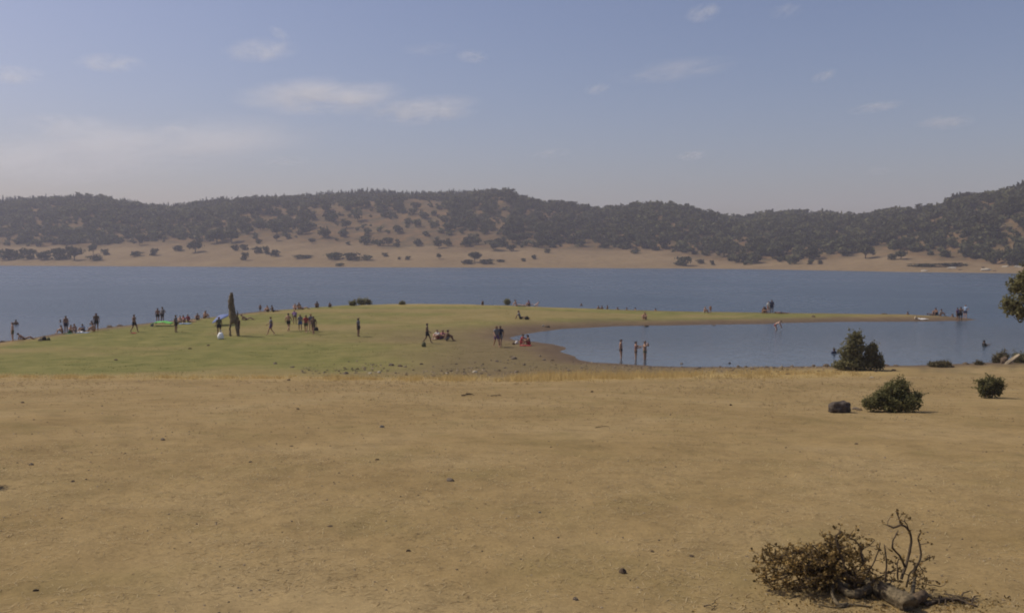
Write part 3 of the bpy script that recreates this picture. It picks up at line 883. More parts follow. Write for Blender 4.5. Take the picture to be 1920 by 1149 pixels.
# the tree whose crown enters at the right edge
pt = at_d(1962, 600, 41.0); pt.z = gz(pt.x, pt.y)
kt = pt.y / FPX
def tl(px, py, dd=0.0): return ((px - 1962) * kt, dd, at_d(px, py, 41.0).z - pt.z)
tree = empty('oak_tree', pt, 'nearest green oak whose crown enters at the right edge of the view', 'tree')
g = np.random.default_rng(33)
L = []
for (px, py, hw, hh) in [(1903, 575, 24, 22), (1892, 570, 16, 20), (1915, 535, 22, 20), (1912, 520, 14, 14), (1940, 545, 32, 40), (1912, 590, 16, 12), (1965, 520, 45, 45), (1990, 560, 45, 40), (1950, 585, 24, 18), (2020, 530, 40, 40), (1935, 512, 18, 16), (2005, 600, 30, 20)]:
    L.append((tl(px, py, g.uniform(-.5, .5)), (hw * kt, hw * kt * .95, hh * kt)))
V, F, T = leaf_cloud(L, 9000, .085, g, jag=.32)
foliage_obj('crown', V, F, T, M_SCRUB, tree)
top = np.array(tl(1965, 550))
parts = [tube(curve((0, 0, -.3), top * .9, (.15, 0, 0), 7, g, .03), [.20, .10], 8)]
for (px, py) in [(1905, 572), (1912, 530), (1940, 540), (2005, 540), (1990, 580), (1960, 515), (1912, 588)]:
    parts.append(tube(curve(top * .55, tl(px, py, g.uniform(-.4, .4)), (0, 0, .15), 6, g, .04), [.07, .02], 5))
v, f = join(parts); mesh_obj('trunk', v, f, M_BARK, tree)

# the bush just outside the left edge; the end of its shadow lies on the field
shrub('shrub', (-52, 912), [(0, 30, 28, 26), (-10, 20, 24, 18), (12, 18, 22, 17)], 2500, .03, M_DARKBUSH, 'bush just beyond the left edge casting a shadow on the field', seed=21)

# ------------------------------------------------------------------ boulders and stones
def stone(px, py, w, label, mat=None, k=0, hz=1.0, group=None, name='rock', cat='rock'):
    p = on_ground(px, py)
    w = w * (1.3 if w < 12 else 1.05)
    return rock(p, w * p.y / FPX, label, mat or M_ROCK, k, k * 1.7, hz * 1.15, group, cat, name)
# the grey boulder: blocky, its face in shade, lit rim on top and at the sides
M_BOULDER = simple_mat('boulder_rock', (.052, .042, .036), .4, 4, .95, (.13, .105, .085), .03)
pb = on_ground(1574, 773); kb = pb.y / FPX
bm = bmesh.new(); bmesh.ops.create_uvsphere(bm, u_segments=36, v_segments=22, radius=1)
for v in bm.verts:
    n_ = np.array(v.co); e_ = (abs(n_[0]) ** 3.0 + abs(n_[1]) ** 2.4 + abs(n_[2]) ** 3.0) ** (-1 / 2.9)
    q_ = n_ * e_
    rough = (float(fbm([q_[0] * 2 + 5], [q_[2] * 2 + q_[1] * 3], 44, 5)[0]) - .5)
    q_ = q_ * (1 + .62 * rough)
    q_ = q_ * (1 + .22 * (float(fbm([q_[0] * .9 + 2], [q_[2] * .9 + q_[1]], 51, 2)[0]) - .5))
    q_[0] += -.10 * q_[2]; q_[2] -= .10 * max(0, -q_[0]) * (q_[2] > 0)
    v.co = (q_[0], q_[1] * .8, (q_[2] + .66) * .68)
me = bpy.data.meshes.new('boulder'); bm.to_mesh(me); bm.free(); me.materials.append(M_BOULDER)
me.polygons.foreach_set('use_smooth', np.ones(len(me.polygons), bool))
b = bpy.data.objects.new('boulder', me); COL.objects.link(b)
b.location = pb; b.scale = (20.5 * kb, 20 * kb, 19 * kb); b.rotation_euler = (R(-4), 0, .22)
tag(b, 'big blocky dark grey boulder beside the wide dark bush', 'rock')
stone(1603, 767, 18, 'small grey rock between the big boulder and the wide dark bush', M_ROCK, 3, .9)
stone(845, 901, 17, 'flat brown stone alone in the middle of the dry field', M_ROCK, 1, .9)
stone(716, 801, 8, 'small pale stone on the field above the flat brown stone', M_PALEROCK, 2)
stone(1167, 1073, 15, 'dark upright stone in the near field left of the fallen branch', M_DARKROCK, 5, 1.1)
stone(1079, 1124, 12, 'small tan stone near the bottom edge of the field', M_ROCK, 0)
stone(1012, 961, 6, 'tiny white pebble in the near field', M_PALEROCK, 4)
stone(1634, 708, 8, 'white piece of litter on the field below the tall olive shrub', M_PALEROCK, 3, .9, None, 'litter', 'litter')
stone(1612, 769, 12, 'small dark rock touching the left foot of the wide dark bush', M_DARKROCK, 1, .8)
stone(1605, 832, 7, 'small dark stone on the field below the grey boulder', M_DARKROCK, 3)
stone(559, 767, 6, 'tiny dark stone on the field left of the small pale stone', M_DARKROCK, 1)
stone(707, 862, 7, 'small flat dark stone on the field below the small pale stone', M_DARKROCK, 2, .7)
stone(618, 986, 10, 'dark flat clod in the near field left of centre', M_DARKROCK, 3, .6)
stone(766, 1033, 10, 'dark clod in the near field below the flat brown stone', M_DARKROCK, 4, .7)
stone(136, 903, 7, 'small dark stone at the left of the field', M_DARKROCK, 5, .7)
stone(305, 824, 8, 'small brown stone in the upper left field', M_ROCK, 0, .7)
stone(43, 755, 6, 'tiny dark stone at the upper left end of the field', M_DARKROCK, 1)
stone(67, 1107, 9, 'dark clod near the bottom left corner', M_DARKROCK, 2, .7)
stone(546, 836, 7, 'flat dark stone left of the field centre', M_DARKROCK, 3, .6)
stone(470, 866, 7, 'flat brown stone in the left half of the field', M_ROCK, 4, .6)
stone(58, 871, 8, 'brown stone at the far left of the field', M_ROCK, 5, .6)
stone(1297, 1042, 9, 'dark clod in the field left of the dry branch tips', M_DARKROCK, 1, .8)
stone(1223, 1034, 7, 'small dark clod left of another clod near the dry branch', M_DARKROCK, 0, .8)
stone(1110, 735, 5, 'tiny dark stone below the yellow grass edge', M_DARKROCK, 2)
stone(1370, 760, 6, 'tiny stone on the upper field right of centre', M_DARKROCK, 4)
stone(218, 675, 7, 'lone dark stone on the green turf at the left', M_DARKROCK, 1, .7)
stone(390, 648, 5, 'tiny dark stone on the turf below the white bag', M_DARKROCK, 5, .7)
stone(356, 654, 6, 'flat dark stone on the turf left of the white bag', M_DARKROCK, 2, .6)
# the stony hollow between field and peninsula, read off the photograph
for k, (px, py, w) in enumerate([(750, 687, 9), (760, 688, 6), (790, 683, 6), (683, 691, 5), (646, 690, 5), (648, 701, 9), (670, 692, 6), (694, 700, 7), (711, 699, 8), (727, 695, 6), (742, 700, 6), (733, 685, 9), (762, 703, 6),
        (812, 705, 8), (824, 708, 8), (836, 700, 6), (870, 693, 6), (872, 703, 8), (845, 696, 6), (891, 698, 10), (902, 701, 7), (880, 690, 5), (904, 686, 5), (931, 678, 7), (936, 695, 6), (968, 698, 9), (964, 673, 10), (958, 669, 6),
        (947, 690, 6), (1020, 675, 6), (1036, 676, 6), (1066, 695, 8), (983, 684, 6), (1005, 688, 5), (550, 688, 5), (516, 682, 6), (541, 713, 7), (548, 689, 7), (612, 705, 6), (918, 703, 6), (1090, 690, 6), (1012, 668, 5), (775, 694, 5), (855, 683, 6), (700, 684, 5)]):
    pale = k in (7, 8, 19, 15)
    stone(px, py, w, ('pale' if pale else 'dark') + ' stone in the stony hollow between field and green peninsula', M_PALEROCK if pale else (M_ROCK if k % 3 else M_DARKROCK), k, .75, 'pale stones of the hollow' if pale else 'dark stones of the hollow')
for k, (px, py, w) in enumerate([(1278, 682, 5), (1306, 692, 7), (1311, 690, 6), (1350, 687, 5), (1368, 681, 6), (1384, 687, 5), (1398, 688, 7), (1413, 693, 9), (1436, 688, 6), (1292, 698, 6), (1353, 697, 5), (1373, 695, 5), (1447, 701, 6), (1477, 702, 9),
        (1485, 687, 7), (1500, 689, 9), (1525, 686, 8), (1550, 687, 11), (1468, 696, 5), (1510, 697, 6), (1535, 696, 6), (1260, 688, 5), (1330, 694, 5), (1425, 697, 5)]):
    stone(px, py, w, 'dark stone along the muddy shore of the inlet', M_DARKROCK if k % 2 else M_ROCK, k, .7, 'dark stones of the inlet shore')
for k, (px, py, w, lab) in enumerate([(1660, 686, 14, 'long dark stone at the shore right of the tall shrub'), (1680, 686, 10, 'second dark stone at the shore right of the tall shrub'), (1675, 695, 9, 'dark stone below the two shore stones by the tall shrub'),
        (1653, 684, 8, 'pale stone touching the right side of the tall shrub'), (1786, 688, 9, 'brown stone right of the low brownish shrub'), (1811, 683, 12, 'flat dark stone on the shore left of the yellowish tuft')]):
    stone(px, py, w, lab, M_PALEROCK if 'pale' in lab else M_DARKROCK, k, .6)
# drift ridges on the left shoreline
for k, (px, py, w) in enumerate([(205, 613, 14), (226, 611, 14), (1212, 612, 8), (1338, 610, 8), (6, 641, 10)]):
    stone(px, py, w, 'low dark stone at the waterline of the peninsula', M_DARKROCK, k, .5, 'low stones at the waterline')
stone(1026, 613, 12, 'dark rounded rock at the head of the inlet', M_DARKROCK, 1, .9)
stone(1019, 612, 7, 'pale rock beside the dark one at the head of the inlet', M_PALEROCK, 4, .8)
stone(1525, 594, 6, 'small dark stone on the green sandbar', M_DARKROCK, 0, .9)
p = on_ground(1658, 588.5)
stone(1657, 588.5, 11, 'low dark log-like stone on the sandbar crest', M_DARKROCK, 3, .4)

# ------------------------------------------------------------------ twigs lying on the field
def twig_heap(px, py, spans, label):
    p = on_ground(px, py); k = p.y / FPX
    root = empty('fallen_twig', p, label, 'twig')
    gg = np.random.default_rng(int(px))
    for (x0, y0, x1, y1, r) in spans:
        v, f = tube(curve((x0 * k, gg.uniform(-.1, .1), y0 * k + .01), (x1 * k, gg.uniform(-.1, .1), y1 * k + .02), (0, 0, 1.0 * k), 7, gg, .006), [r * k, r * k * .4], 6)
        mesh_obj('stick', v, f, M_TWIG, root)
twig_heap(878, 742, [(-13, 0, 6, 1.5, 1.6), (-4, 4, 12, 0, 1.2), (-9, 0, 8, 3, 1.0)], 'dark heap of broken twigs on the upper field')
twig_heap(932, 743, [(-12, 0, 8, .5, 1.0), (-2, 0, 6, 2, .8)], 'smaller dark twig right of the twig heap')
twig_heap(1130, 801, [(-14, 0, 12, .5, .8)], 'long thin stick on the field right of the centre')
twig_heap(1330, 1138, [(-10, 0, 8, 3, 1.6), (6, 2, 18, 10, 1.0), (0, 0, 16, 1, 1.2)], 'dark curled twig on the ground left below the fallen branch')

# ------------------------------------------------------------------ the fallen branch in front
M_WOOD = simple_mat('weathered_wood', (.085, .066, .040), .45, 34, .95, (.225, .175, .105), .012)
M_CUT = simple_mat('cut_wood', (.095, .066, .040), .45, 26, .95, (.20, .14, .085), .012)
M_DRYLEAF = leaf_mat('dry_leaf', (.098, .068, .028), (.50, .34, .13), 9.0, .5, 0.0, .25, .95)
pb0 = on_ground(1640, 1122); D0 = pb0.y; KB = D0 / FPX
branch = empty('fallen_branch', pb0, 'fallen oak branch with dry brown leaves lying on the near ground', 'branch')
def bl(px, py, dd=0.0):
    """local point of the branch for a photo pixel, dd metres behind its base"""
    w = at_d(px, py, D0 + dd)
    w.z = max(w.z, gz(w.x, w.y) + .004)
    return np.array(w - pb0)
def bg_(px, py, lift=0.0):
    w = on_ground(px, py); return np.array(w - pb0) + np.array([0, 0, lift])
gb = np.random.default_rng(77)
def limb(name, pts, rads, sides=8, mat=M_WOOD, wob=.004, sub=4, rough=.12):
    P_ = [np.array(p) for p in pts]
    # smooth the polyline
    out = []
    n = len(P_)
    for i in range(n - 1):
        p0, p1, p2, p3 = P_[max(i - 1, 0)], P_[i], P_[i + 1], P_[min(i + 2, n - 1)]
        for s in range(sub):
            t = s / sub
            out.append(.5 * (2 * p1 + (p2 - p0) * t + (2 * p0 - 5 * p1 + 4 * p2 - p3) * t * t + (3 * p1 - p0 - 3 * p2 + p3) * t ** 3))
    out.append(P_[-1]); out = np.array(out); out[1:-1] += gb.normal(size=(len(out) - 2, 3)) * wob
    v, f = tube(out, rads, sides)
    if rough:
        c = np.repeat(out, sides, 0); d = v[:len(c)] - c
        rid = np.tile(gb.normal(size=sides) * min(.11, rough * 1.4), len(out))[:, None]          # furrows along the bark
        v[:len(c)] = c + d * (1 + rid + rough * gb.normal(size=(len(c), 1)).clip(-1.8, 1.8))
    return mesh_obj(name, v, f, mat, branch, smooth_sh=True)
rT = 15.5 * KB
tr_end = bg_(1706, 1146, rT * .9)
limb('trunk', [tr_end, bg_(1672, 1128, rT * .95), bg_(1640, 1113, rT * .95), bg_(1612, 1104, rT * .9), bg_(1585, 1096, rT * 1.0), bg_(1550, 1088, rT * 1.6)],
     [rT * 1.05, rT * .98, rT * .85, rT * .6, rT * .35], 22, sub=9, wob=.003, rough=.06)
limb('limb', [bg_(1634, 1113, rT * .8), bg_(1614, 1120, rT * .6), bg_(1596, 1121, rT * .5), bg_(1578, 1113, rT * .8), bg_(1562, 1100, rT * 1.6), bg_(1556, 1090, rT * 2.0)], [9 * KB, 8 * KB, 7 * KB, 5 * KB], 14, sub=7, wob=.003, rough=.07)
limb('limb', [bg_(1588, 1135, 5 * KB), bg_(1572, 1138, 4 * KB), bg_(1562, 1127, 10 * KB), bg_(1560, 1112, 16 * KB)], [3 * KB, 4.5 * KB, 3.5 * KB, 2 * KB], 7, rough=.06)
limb('limb', [bg_(1636, 1140, 3 * KB), bg_(1600, 1136, 3 * KB), bg_(1570, 1140, 2 * KB), bg_(1535, 1134, 3 * KB)], [1.6 * KB, 2 * KB, 1.0 * KB], 6, rough=.08)
limb('stump', [bg_(1712, 1138, rT * .7), bg_(1724, 1131, rT * .8), bg_(1734, 1126, rT * .85)], [10 * KB, 11 * KB, 8 * KB], 11, M_CUT, rough=.10)
limb('limb', [bg_(1708, 1140, rT), bg_(1712, 1122, rT * 1.6), bg_(1716, 1110, rT * 2.2)], [5 * KB, 3.5 * KB, 2 * KB], 7, rough=.08)
limb('limb', [bg_(1735, 1136, 4 * KB), bg_(1770, 1128, 5 * KB), bg_(1800, 1130, 4 * KB), bg_(1832, 1138, 2 * KB)], [3.5 * KB, 3 * KB, 1.5 * KB], 7, M_TWIG, rough=.1)
# the bare twigs standing up at the right
TW = [([(1690, 1085, .05), (1698, 1060, .08), (1705, 1035, .1), (1709, 1008, .12), (1704, 994, .12), (1692, 984, .14), (1676, 988, .15), (1664, 984, .16)], 3.0),
      ([(1692, 984, .14), (1686, 972, .14), (1680, 958, .15)], 1.7),
      ([(1704, 994, .12), (1697, 978, .1), (1692, 976, .1)], 1.4),
      ([(1697, 1063, .08), (1686, 1040, .04), (1675, 1028, .02), (1673, 1018, .0), (1678, 1006, .02), (1684, 994, .04)], 2.2),
      ([(1712, 1075, .1), (1722, 1055, .1), (1727, 1040, .12), (1724, 1020, .13), (1721, 1008, .14), (1725, 1000, .14)], 2.2),
      ([(1727, 1052, .1), (1735, 1050, .12), (1744, 1040, .15)], 1.0),
      ([(1722, 1056, .1), (1728, 1066, .08), (1738, 1072, .05)], 1.5),
      ([(1684, 1085, .0), (1683, 1062, .0), (1684, 1050, .02)], 1.6),
      ([(1660, 1090, .0), (1662, 1060, .02), (1660, 1035, .05), (1658, 1020, .05)], 1.8),
      ([(1620, 1080, .0), (1618, 1050, .05), (1613, 1025, .08), (1602, 1012, .1), (1592, 1008, .1)], 2.2),
      ([(1614, 1030, .08), (1630, 1022, .1), (1640, 1012, .1)], 1.0),
      ([(1625, 1075, .0), (1640, 1050, .02), (1648, 1028, .03), (1650, 1016, .03)], 1.6),
      ([(1665, 1075, .0), (1676, 1068, .0), (1690, 1072, .02)], 1.2),
      ([(1590, 1085, .0), (1580, 1050, .05), (1570, 1020, .08), (1568, 1003, .1), (1577, 998, .1)], 2.6),
      ([(1700, 1100, .03), (1705, 1078, .05), (1715, 1062, .06), (1712, 1052, .06), (1700, 1050, .05)], 1.5)]
tips = []
def twig_pts(pts): return [bl(a, b_, c) for a, b_, c in pts]
for pts, r in TW:
    q_ = twig_pts(pts); limb('twig', q_, [r * KB, r * KB * .55], 6, M_TWIG, .002, 3, .1); tips.append(q_)
# the brushy mass at the left: limbs fanning from the trunk's thin end, twigs off them, leaves on those
mass_tw, leafp = [], []
def in_mass():
    """a random point inside the outline of the leafy mass"""
    while True:
        px, py = gb.uniform(1412, 1625), gb.uniform(1003, 1112)
        top_ = np.interp(px, [1405, 1430, 1460, 1490, 1520, 1550, 1590, 1625], [1062, 1035, 1020, 1024, 1014, 1006, 1000, 1026])
        bot = np.interp(px, [1405, 1430, 1470, 1560, 1625], [1072, 1098, 1110, 1112, 1088])
        if top_ < py < bot:
            # the mass is a mound: thinner front-to-back near its outline
            m = min(py - top_, bot - py, (px - 1405) * .6, (1640 - px)) / 45
            return bl(px, py, gb.uniform(-.22, .42) * min(1, m + .25) + .12)
hub = [bg_(1585, 1094, rT * 1.2), bg_(1560, 1092, rT * 1.4), bg_(1606, 1098, rT * 1.4), bg_(1640, 1108, rT * 1.6)]
for k in range(34):
    e = in_mass(); s = hub[k % 3] + gb.normal(size=3) * .015
    bend = np.array([0, 0, gb.uniform(.0, .07)]) + gb.normal(size=3) * .03
    c_ = curve(s, e, bend, 8, gb, .008)
    r0 = gb.uniform(1.2, 3.2) * KB
    if k < 8: mesh_obj('limb', *tube(c_, [r0 * 1.2, r0 * .4], 6), M_TWIG, branch)
    else: mass_tw.append(tube(c_, [r0, r0 * .35], 5))
    for j in range(9):
        b0 = c_[gb.integers(3, 8)]; e2 = b0 + gb.normal(size=3) * np.array([.085, .08, .065]) + np.array([-.02, 0, .02])
        c2 = curve(b0, e2, gb.normal(size=3) * .015, 5, gb, .004)
        mass_tw.append(tube(c2, [.9 * KB, .4 * KB], 4)); leafp.append(c2)
for k in range(190):
    b0 = in_mass(); c2 = curve(b0, b0 + gb.normal(size=3) * np.array([.06, .06, .05]), gb.normal(size=3) * .01, 5, gb, .004)
    mass_tw.append(tube(c2, [.8 * KB, .4 * KB], 4)); leafp.append(c2)
for k in range(95):
    px, py = gb.uniform(1600, 1760), gb.uniform(1062, 1128)
    if py < 1062 + .20 * abs(px - 1660): continue
    b0 = bl(px, py, gb.uniform(-.05, .35)); c2 = curve(b0, b0 + gb.normal(size=3) * np.array([.09, .08, .05]), gb.normal(size=3) * .02, 6, gb, .004)
    mass_tw.append(tube(c2, [1.1 * KB, .4 * KB], 4)); leafp.append(c2[(0 if k % 3 == 0 else 4):])
for k in range(16):
    px = gb.uniform(1735, 1830); b0 = bg_(px, gb.uniform(1118, 1140), .01); c2 = curve(b0, b0 + gb.normal(size=3) * np.array([.12, .08, .01]) + np.array([0, 0, .02]), (0, 0, .02), 6, gb, .004)
    mass_tw.append(tube(c2, [1.6 * KB, .5 * KB], 5))
for t in tips:
    for k in range(3):
        b0 = t[gb.integers(1, len(t))]; c2 = curve(b0, b0 + gb.normal(size=3) * np.array([.045, .05, .045]), gb.normal(size=3) * .01, 5, gb, .003)
        mass_tw.append(tube(c2, [.8 * KB, .35 * KB], 4)); leafp.append(c2[3:])
v, f = join(mass_tw); tag(mesh_obj('twigs', v, f, M_TWIG, branch), kind='stuff')
def curled_leaves(points, size, g, up=.2):
    """small dry oak leaves: four-pointed, folded along the midrib"""
    n = len(points); p = np.array(points)
    ax = unit(g.normal(size=(n, 3)) + np.array([0, 0, up])); s1 = unit(np.cross(ax, g.normal(size=(n, 3)))); nn = np.cross(ax, s1)
    L_ = size * g.uniform(.6, 1.35, n)[:, None]; W_ = L_ * g.uniform(.28, .42, n)[:, None]; cu = L_ * g.uniform(.05, .28, n)[:, None]
    a = p; m1 = p + ax * L_ * .5 - nn * cu; t_ = p + ax * L_
    l = p + ax * L_ * .5 + s1 * W_ + nn * cu * .4; r = p + ax * L_ * .5 - s1 * W_ + nn * cu * .4
    V = np.stack([a, l, m1, r, t_], 1).reshape(-1, 3)
    o_ = (np.arange(n) * 5)[:, None]
    F = np.concatenate([o_ + np.array([0, 2, 1]), o_ + np.array([0, 3, 2]), o_ + np.array([1, 2, 4]), o_ + np.array([2, 3, 4])]).astype(np.int32)
    tone = np.repeat(np.where(g.random(n) < .25, g.uniform(.3, .7, n), g.uniform(-.28, .15, n)), 5)
    return V, F, tone
lp = []
for c2 in leafp:
    for k in range(13 if len(c2) >= 5 else 5):
        t = gb.random() ** .6 * (len(c2) - 1); i = int(min(t, len(c2) - 2)); lp.append(c2[i] + (c2[i + 1] - c2[i]) * (t - i) + gb.normal(size=3) * .004)
V, F, T = curled_leaves(lp, .029, gb)
fo = foliage_obj('leaves', V, F, T, M_DRYLEAF, branch); tag(fo, kind='stuff')

# ------------------------------------------------------------------ dry litter, pebbles and grass (nobody could count them)
gl = np.random.default_rng(88)
def scatter_u(n, d0, d1, u0=-120, u1=2040, power=1.0):
    d = d0 + (d1 - d0) * gl.random(n) ** power
    u = gl.uniform(u0, u1, n); x = (u - CX) / FPX * d
    return x, d, ground_z(x, d)
# bits of straw
n = 60000
x, y, z = scatter_u(n, 3.6, 17, power=1.25)
keep = fbm(x * 1.3, y * 1.3, 61, 4) + gl.uniform(-.18, .18, n) > .44
x, y, z = x[keep], y[keep], z[keep]; n = len(x)
a = gl.uniform(0, 6.28, n); Ls = gl.uniform(.015, .075, n) * (1 + .03 * y); w = gl.uniform(.0014, .0038, n) * (1 + .08 * y)
dx = np.stack([np.cos(a), np.sin(a), gl.uniform(-.03, .16, n)], 1); sx_ = np.stack([-np.sin(a), np.cos(a), np.zeros(n)], 1)
c = np.stack([x, y, z + .002], 1)
V = np.stack([c - sx_ * w[:, None], c + sx_ * w[:, None], c + dx * Ls[:, None] + sx_ * w[:, None] * .4, c + dx * Ls[:, None] - sx_ * w[:, None] * .4], 1).reshape(-1, 3)
M_STRAW = leaf_mat('straw', (.27, .19, .095), (.56, .44, .24), 3, .4, 0, .2, .8)
st = foliage_obj('dry_straw', V, np.arange(len(V), dtype=np.int32).reshape(-1, 4), np.repeat(gl.uniform(-.25, .35, n), 4), M_STRAW)
tag(st, 'short bits of dry straw strewn over the near field', kind='stuff')
# pebbles and clods
n = 11000
x, y, z = scatter_u(n, 3.6, 46, power=1.5)
keep = fbm(x * .8, y * .8, 63, 4) + gl.uniform(-.2, .2, n) > .5
x, y, z = x[keep], y[keep], z[keep]; n = len(x)
octv = np.array([[1, 0, 0], [0, 1, 0], [-1, 0, 0], [0, -1, 0], [0, 0, .8], [.5, .5, .5], [-.5, .5, .45], [-.5, -.5, .5], [.5, -.5, .4]])
octf = np.array([[0, 1, 5], [1, 2, 6], [2, 3, 7], [3, 0, 8], [0, 5, 4], [5, 1, 4], [1, 6, 4], [6, 2, 4], [2, 7, 4], [7, 3, 4], [3, 8, 4], [8, 0, 4]])
s = (.0035 + .010 * gl.random(n) ** 3) * (1 + .05 * y)
a = gl.uniform(0, 6.28, n)
sh = octv[None] * gl.uniform(.6, 1.3, (n, 9, 3)) * s[:, None, None]
ro = np.stack([sh[..., 0] * np.cos(a)[:, None] - sh[..., 1] * np.sin(a)[:, None], sh[..., 0] * np.sin(a)[:, None] + sh[..., 1] * np.cos(a)[:, None], sh[..., 2]], -1)
V = (ro + np.stack([x, y, z - s * .1], 1)[:, None]).reshape(-1, 3)
F = (octf[None] + (np.arange(n) * 9)[:, None, None]).reshape(-1, 3).astype(np.int32)
M_PEB = leaf_mat('pebble', (.06, .045, .03), (.26, .20, .13), 2, 0, 0, .2, .8)
pe = foliage_obj('pebbles', V, F, np.repeat(gl.uniform(-.4, .4, n), 9), M_PEB); tag(pe, 'pebbles and dry clods strewn over the field', kind='stuff')
n = 2600
u = gl.uniform(560, 1660, n); d = np.interp(u, [560, 1100, 1660], [57.5, 59, 59.5]) + gl.normal(size=n) * 2.6; x = (u - CX) / FPX * d
sv = shore_dist(x, d); keep = (sv > -.1) & (fbm(x * .4, d * .4, 65, 3) + gl.uniform(-.2, .2, n) > .46) & (d > 54.5)
x, d = x[keep], d[keep]; n = len(x); z = ground_z(x, d)
s = .03 + .09 * gl.random(n) ** 3; a = gl.uniform(0, 6.28, n)
sh = octv[None] * gl.uniform(.6, 1.3, (n, 9, 3)) * s[:, None, None]
ro = np.stack([sh[..., 0] * np.cos(a)[:, None] - sh[..., 1] * np.sin(a)[:, None], sh[..., 0] * np.sin(a)[:, None] + sh[..., 1] * np.cos(a)[:, None], sh[..., 2]], -1)
V = (ro + np.stack([x, d, z - s * .1], 1)[:, None]).reshape(-1, 3)
sg = foliage_obj('shore_gravel', V, (octf[None] + (np.arange(n) * 9)[:, None, None]).reshape(-1, 3).astype(np.int32), np.repeat(gl.uniform(-.45, .3, n), 9), M_PEB)
tag(sg, 'coarse gravel strewn along the muddy near shore', kind='stuff')
# leaf litter round the branch
lp = []
for k in range(1100):
    px, py = gl.normal(1640, 130), gl.normal(1132, 22)
    if 1080 < py < 1250: lp.append((px, py))
for k in range(420): lp.append((gl.normal(1790, 45), gl.normal(1134, 9)))
P_ = np.array([np.array(at_z(a_, b_, gz(pb0.x, pb0.y))) for a_, b_ in lp]); P_[:, 2] = ground_z(P_[:, 0], P_[:, 1]) + .003
P_ = P_[(P_[:, 1] > 2.5) & (P_[:, 1] < 9)]
V, F, T = curled_leaves(P_, .024, gl, .0)
V[:, 2] = np.maximum(V[:, 2], ground_z(V[:, 0], V[:, 1]) + .001)
tag(foliage_obj('leaf_litter', V, F, T + .05, M_DRYLEAF), 'fallen dry leaves scattered round the branch', kind='stuff')

def blades(x, y, z, h, wd, g, per=14, spread=.10):
    n = len(x)
    X = np.repeat(x, per) + g.normal(size=n * per) * spread; Y = np.repeat(y, per) + g.normal(size=n * per) * spread
    Z = np.repeat(z, per); H = np.repeat(h, per) * g.uniform(.5, 1.15, n * per); a = g.uniform(0, 6.28, n * per)
    wd = np.repeat(wd, per) if hasattr(wd, '__len__') else np.full(n * per, wd)
    b0 = np.stack([X, Y, Z - .02], 1); s_ = np.stack([np.cos(a), np.sin(a) * .3, 0 * a], 1) * wd[:, None]
    tip = b0 + np.stack([g.normal(size=n * per) * .28 * H, g.normal(size=n * per) * .28 * H, H], 1)
    V = np.stack([b0 - s_, b0 + s_, tip], 1).reshape(-1, 3)
    return V, np.arange(len(V), dtype=np.int32).reshape(-1, 3), np.repeat(g.uniform(-.3, .3, n * per), 3)
M_GRASS = leaf_mat('dry_grass', (.46, .33, .13), (.66, .50, .22), .5, .65, 0, .2, .8)
# the yellow grass fringe where the field ends
n = 5200
u = gl.uniform(-60, 1640, n)
dc = np.interp(u, [-400, 0, 600, 950, 1100, 1300, 1560, 1800], [50.0, 50.5, 49.6, 50.0, 51.5, 54., 55.5, 58.])
d = dc - 1.2 + gl.normal(size=n) * np.interp(u, [0, 800, 1100, 1500], [1.3, 1.4, 2.0, 2.2]) + .8 * (fbm(u / 30, u * 0, 71, 3) - .5)
cl = fbm(u / 26, d * .5, 73, 3)
amt = np.interp(u, [0, 300, 800, 950, 1050, 1500, 1640], [.30, .26, .30, .75, .85, .6, .1])
keep = cl + gl.uniform(-.14, .14, n) > .72 - .34 * amt
u, d, cl = u[keep], d[keep], cl[keep]; x = (u - CX) / FPX * d
hgt = np.interp(u, [0, 800, 1050, 1300, 1600], [.14, .18, .34, .26, .16]) * (.5 + 1.1 * cl)
V, F, T = blades(x, d, ground_z(x, d), hgt * 1.25, .012, gl, 9, .16)
tag(foliage_obj('dry_grass', V, F, T, M_GRASS), 'yellow dry grass fringe along the lower edge of the field', kind='stuff')
# sparse straw-coloured stubble over the field
n = 14000
x, y, z = scatter_u(n, 4.5, 50, power=.8)
keep = fbm(x * .25, y * .25, 67, 4) + gl.uniform(-.14, .14, n) > .48
x, y, z = x[keep], y[keep], z[keep]
V, F, T = blades(x, y, z, .02 + .0022 * y * gl.uniform(.3, 1, len(x)), .0012 * y ** .5 + .0006, gl, 9, .05)
tag(foliage_obj('field_stubble', V, F, T, M_STRAW), 'short dry stubble standing on the field', kind='stuff')
# short green turf blades and weeds on the peninsula
n = 5000
u = gl.uniform(-40, 1000, n); d = gl.uniform(51, 118, n) ; x = (u - CX) / FPX * d
sdv = shore_dist(x, d); cl = fbm(x * .22, d * .22, 69, 4)
keep = (sdv > 2.5) & (cl + gl.uniform(-.1, .1, n) > .52)
x, d = x[keep], d[keep]
M_TURF = leaf_mat('turf_weed', (.09, .09, .028), (.19, .175, .055), .5, .45, 0, .2, .8)
V, F, T = blades(x, d, ground_z(x, d), gl.uniform(.03, .10, len(x)), .018, gl, 8, .22)
tag(foliage_obj('turf_weeds', V, F, T, M_TURF), 'short weeds growing in the green turf of the peninsula', kind='stuff')
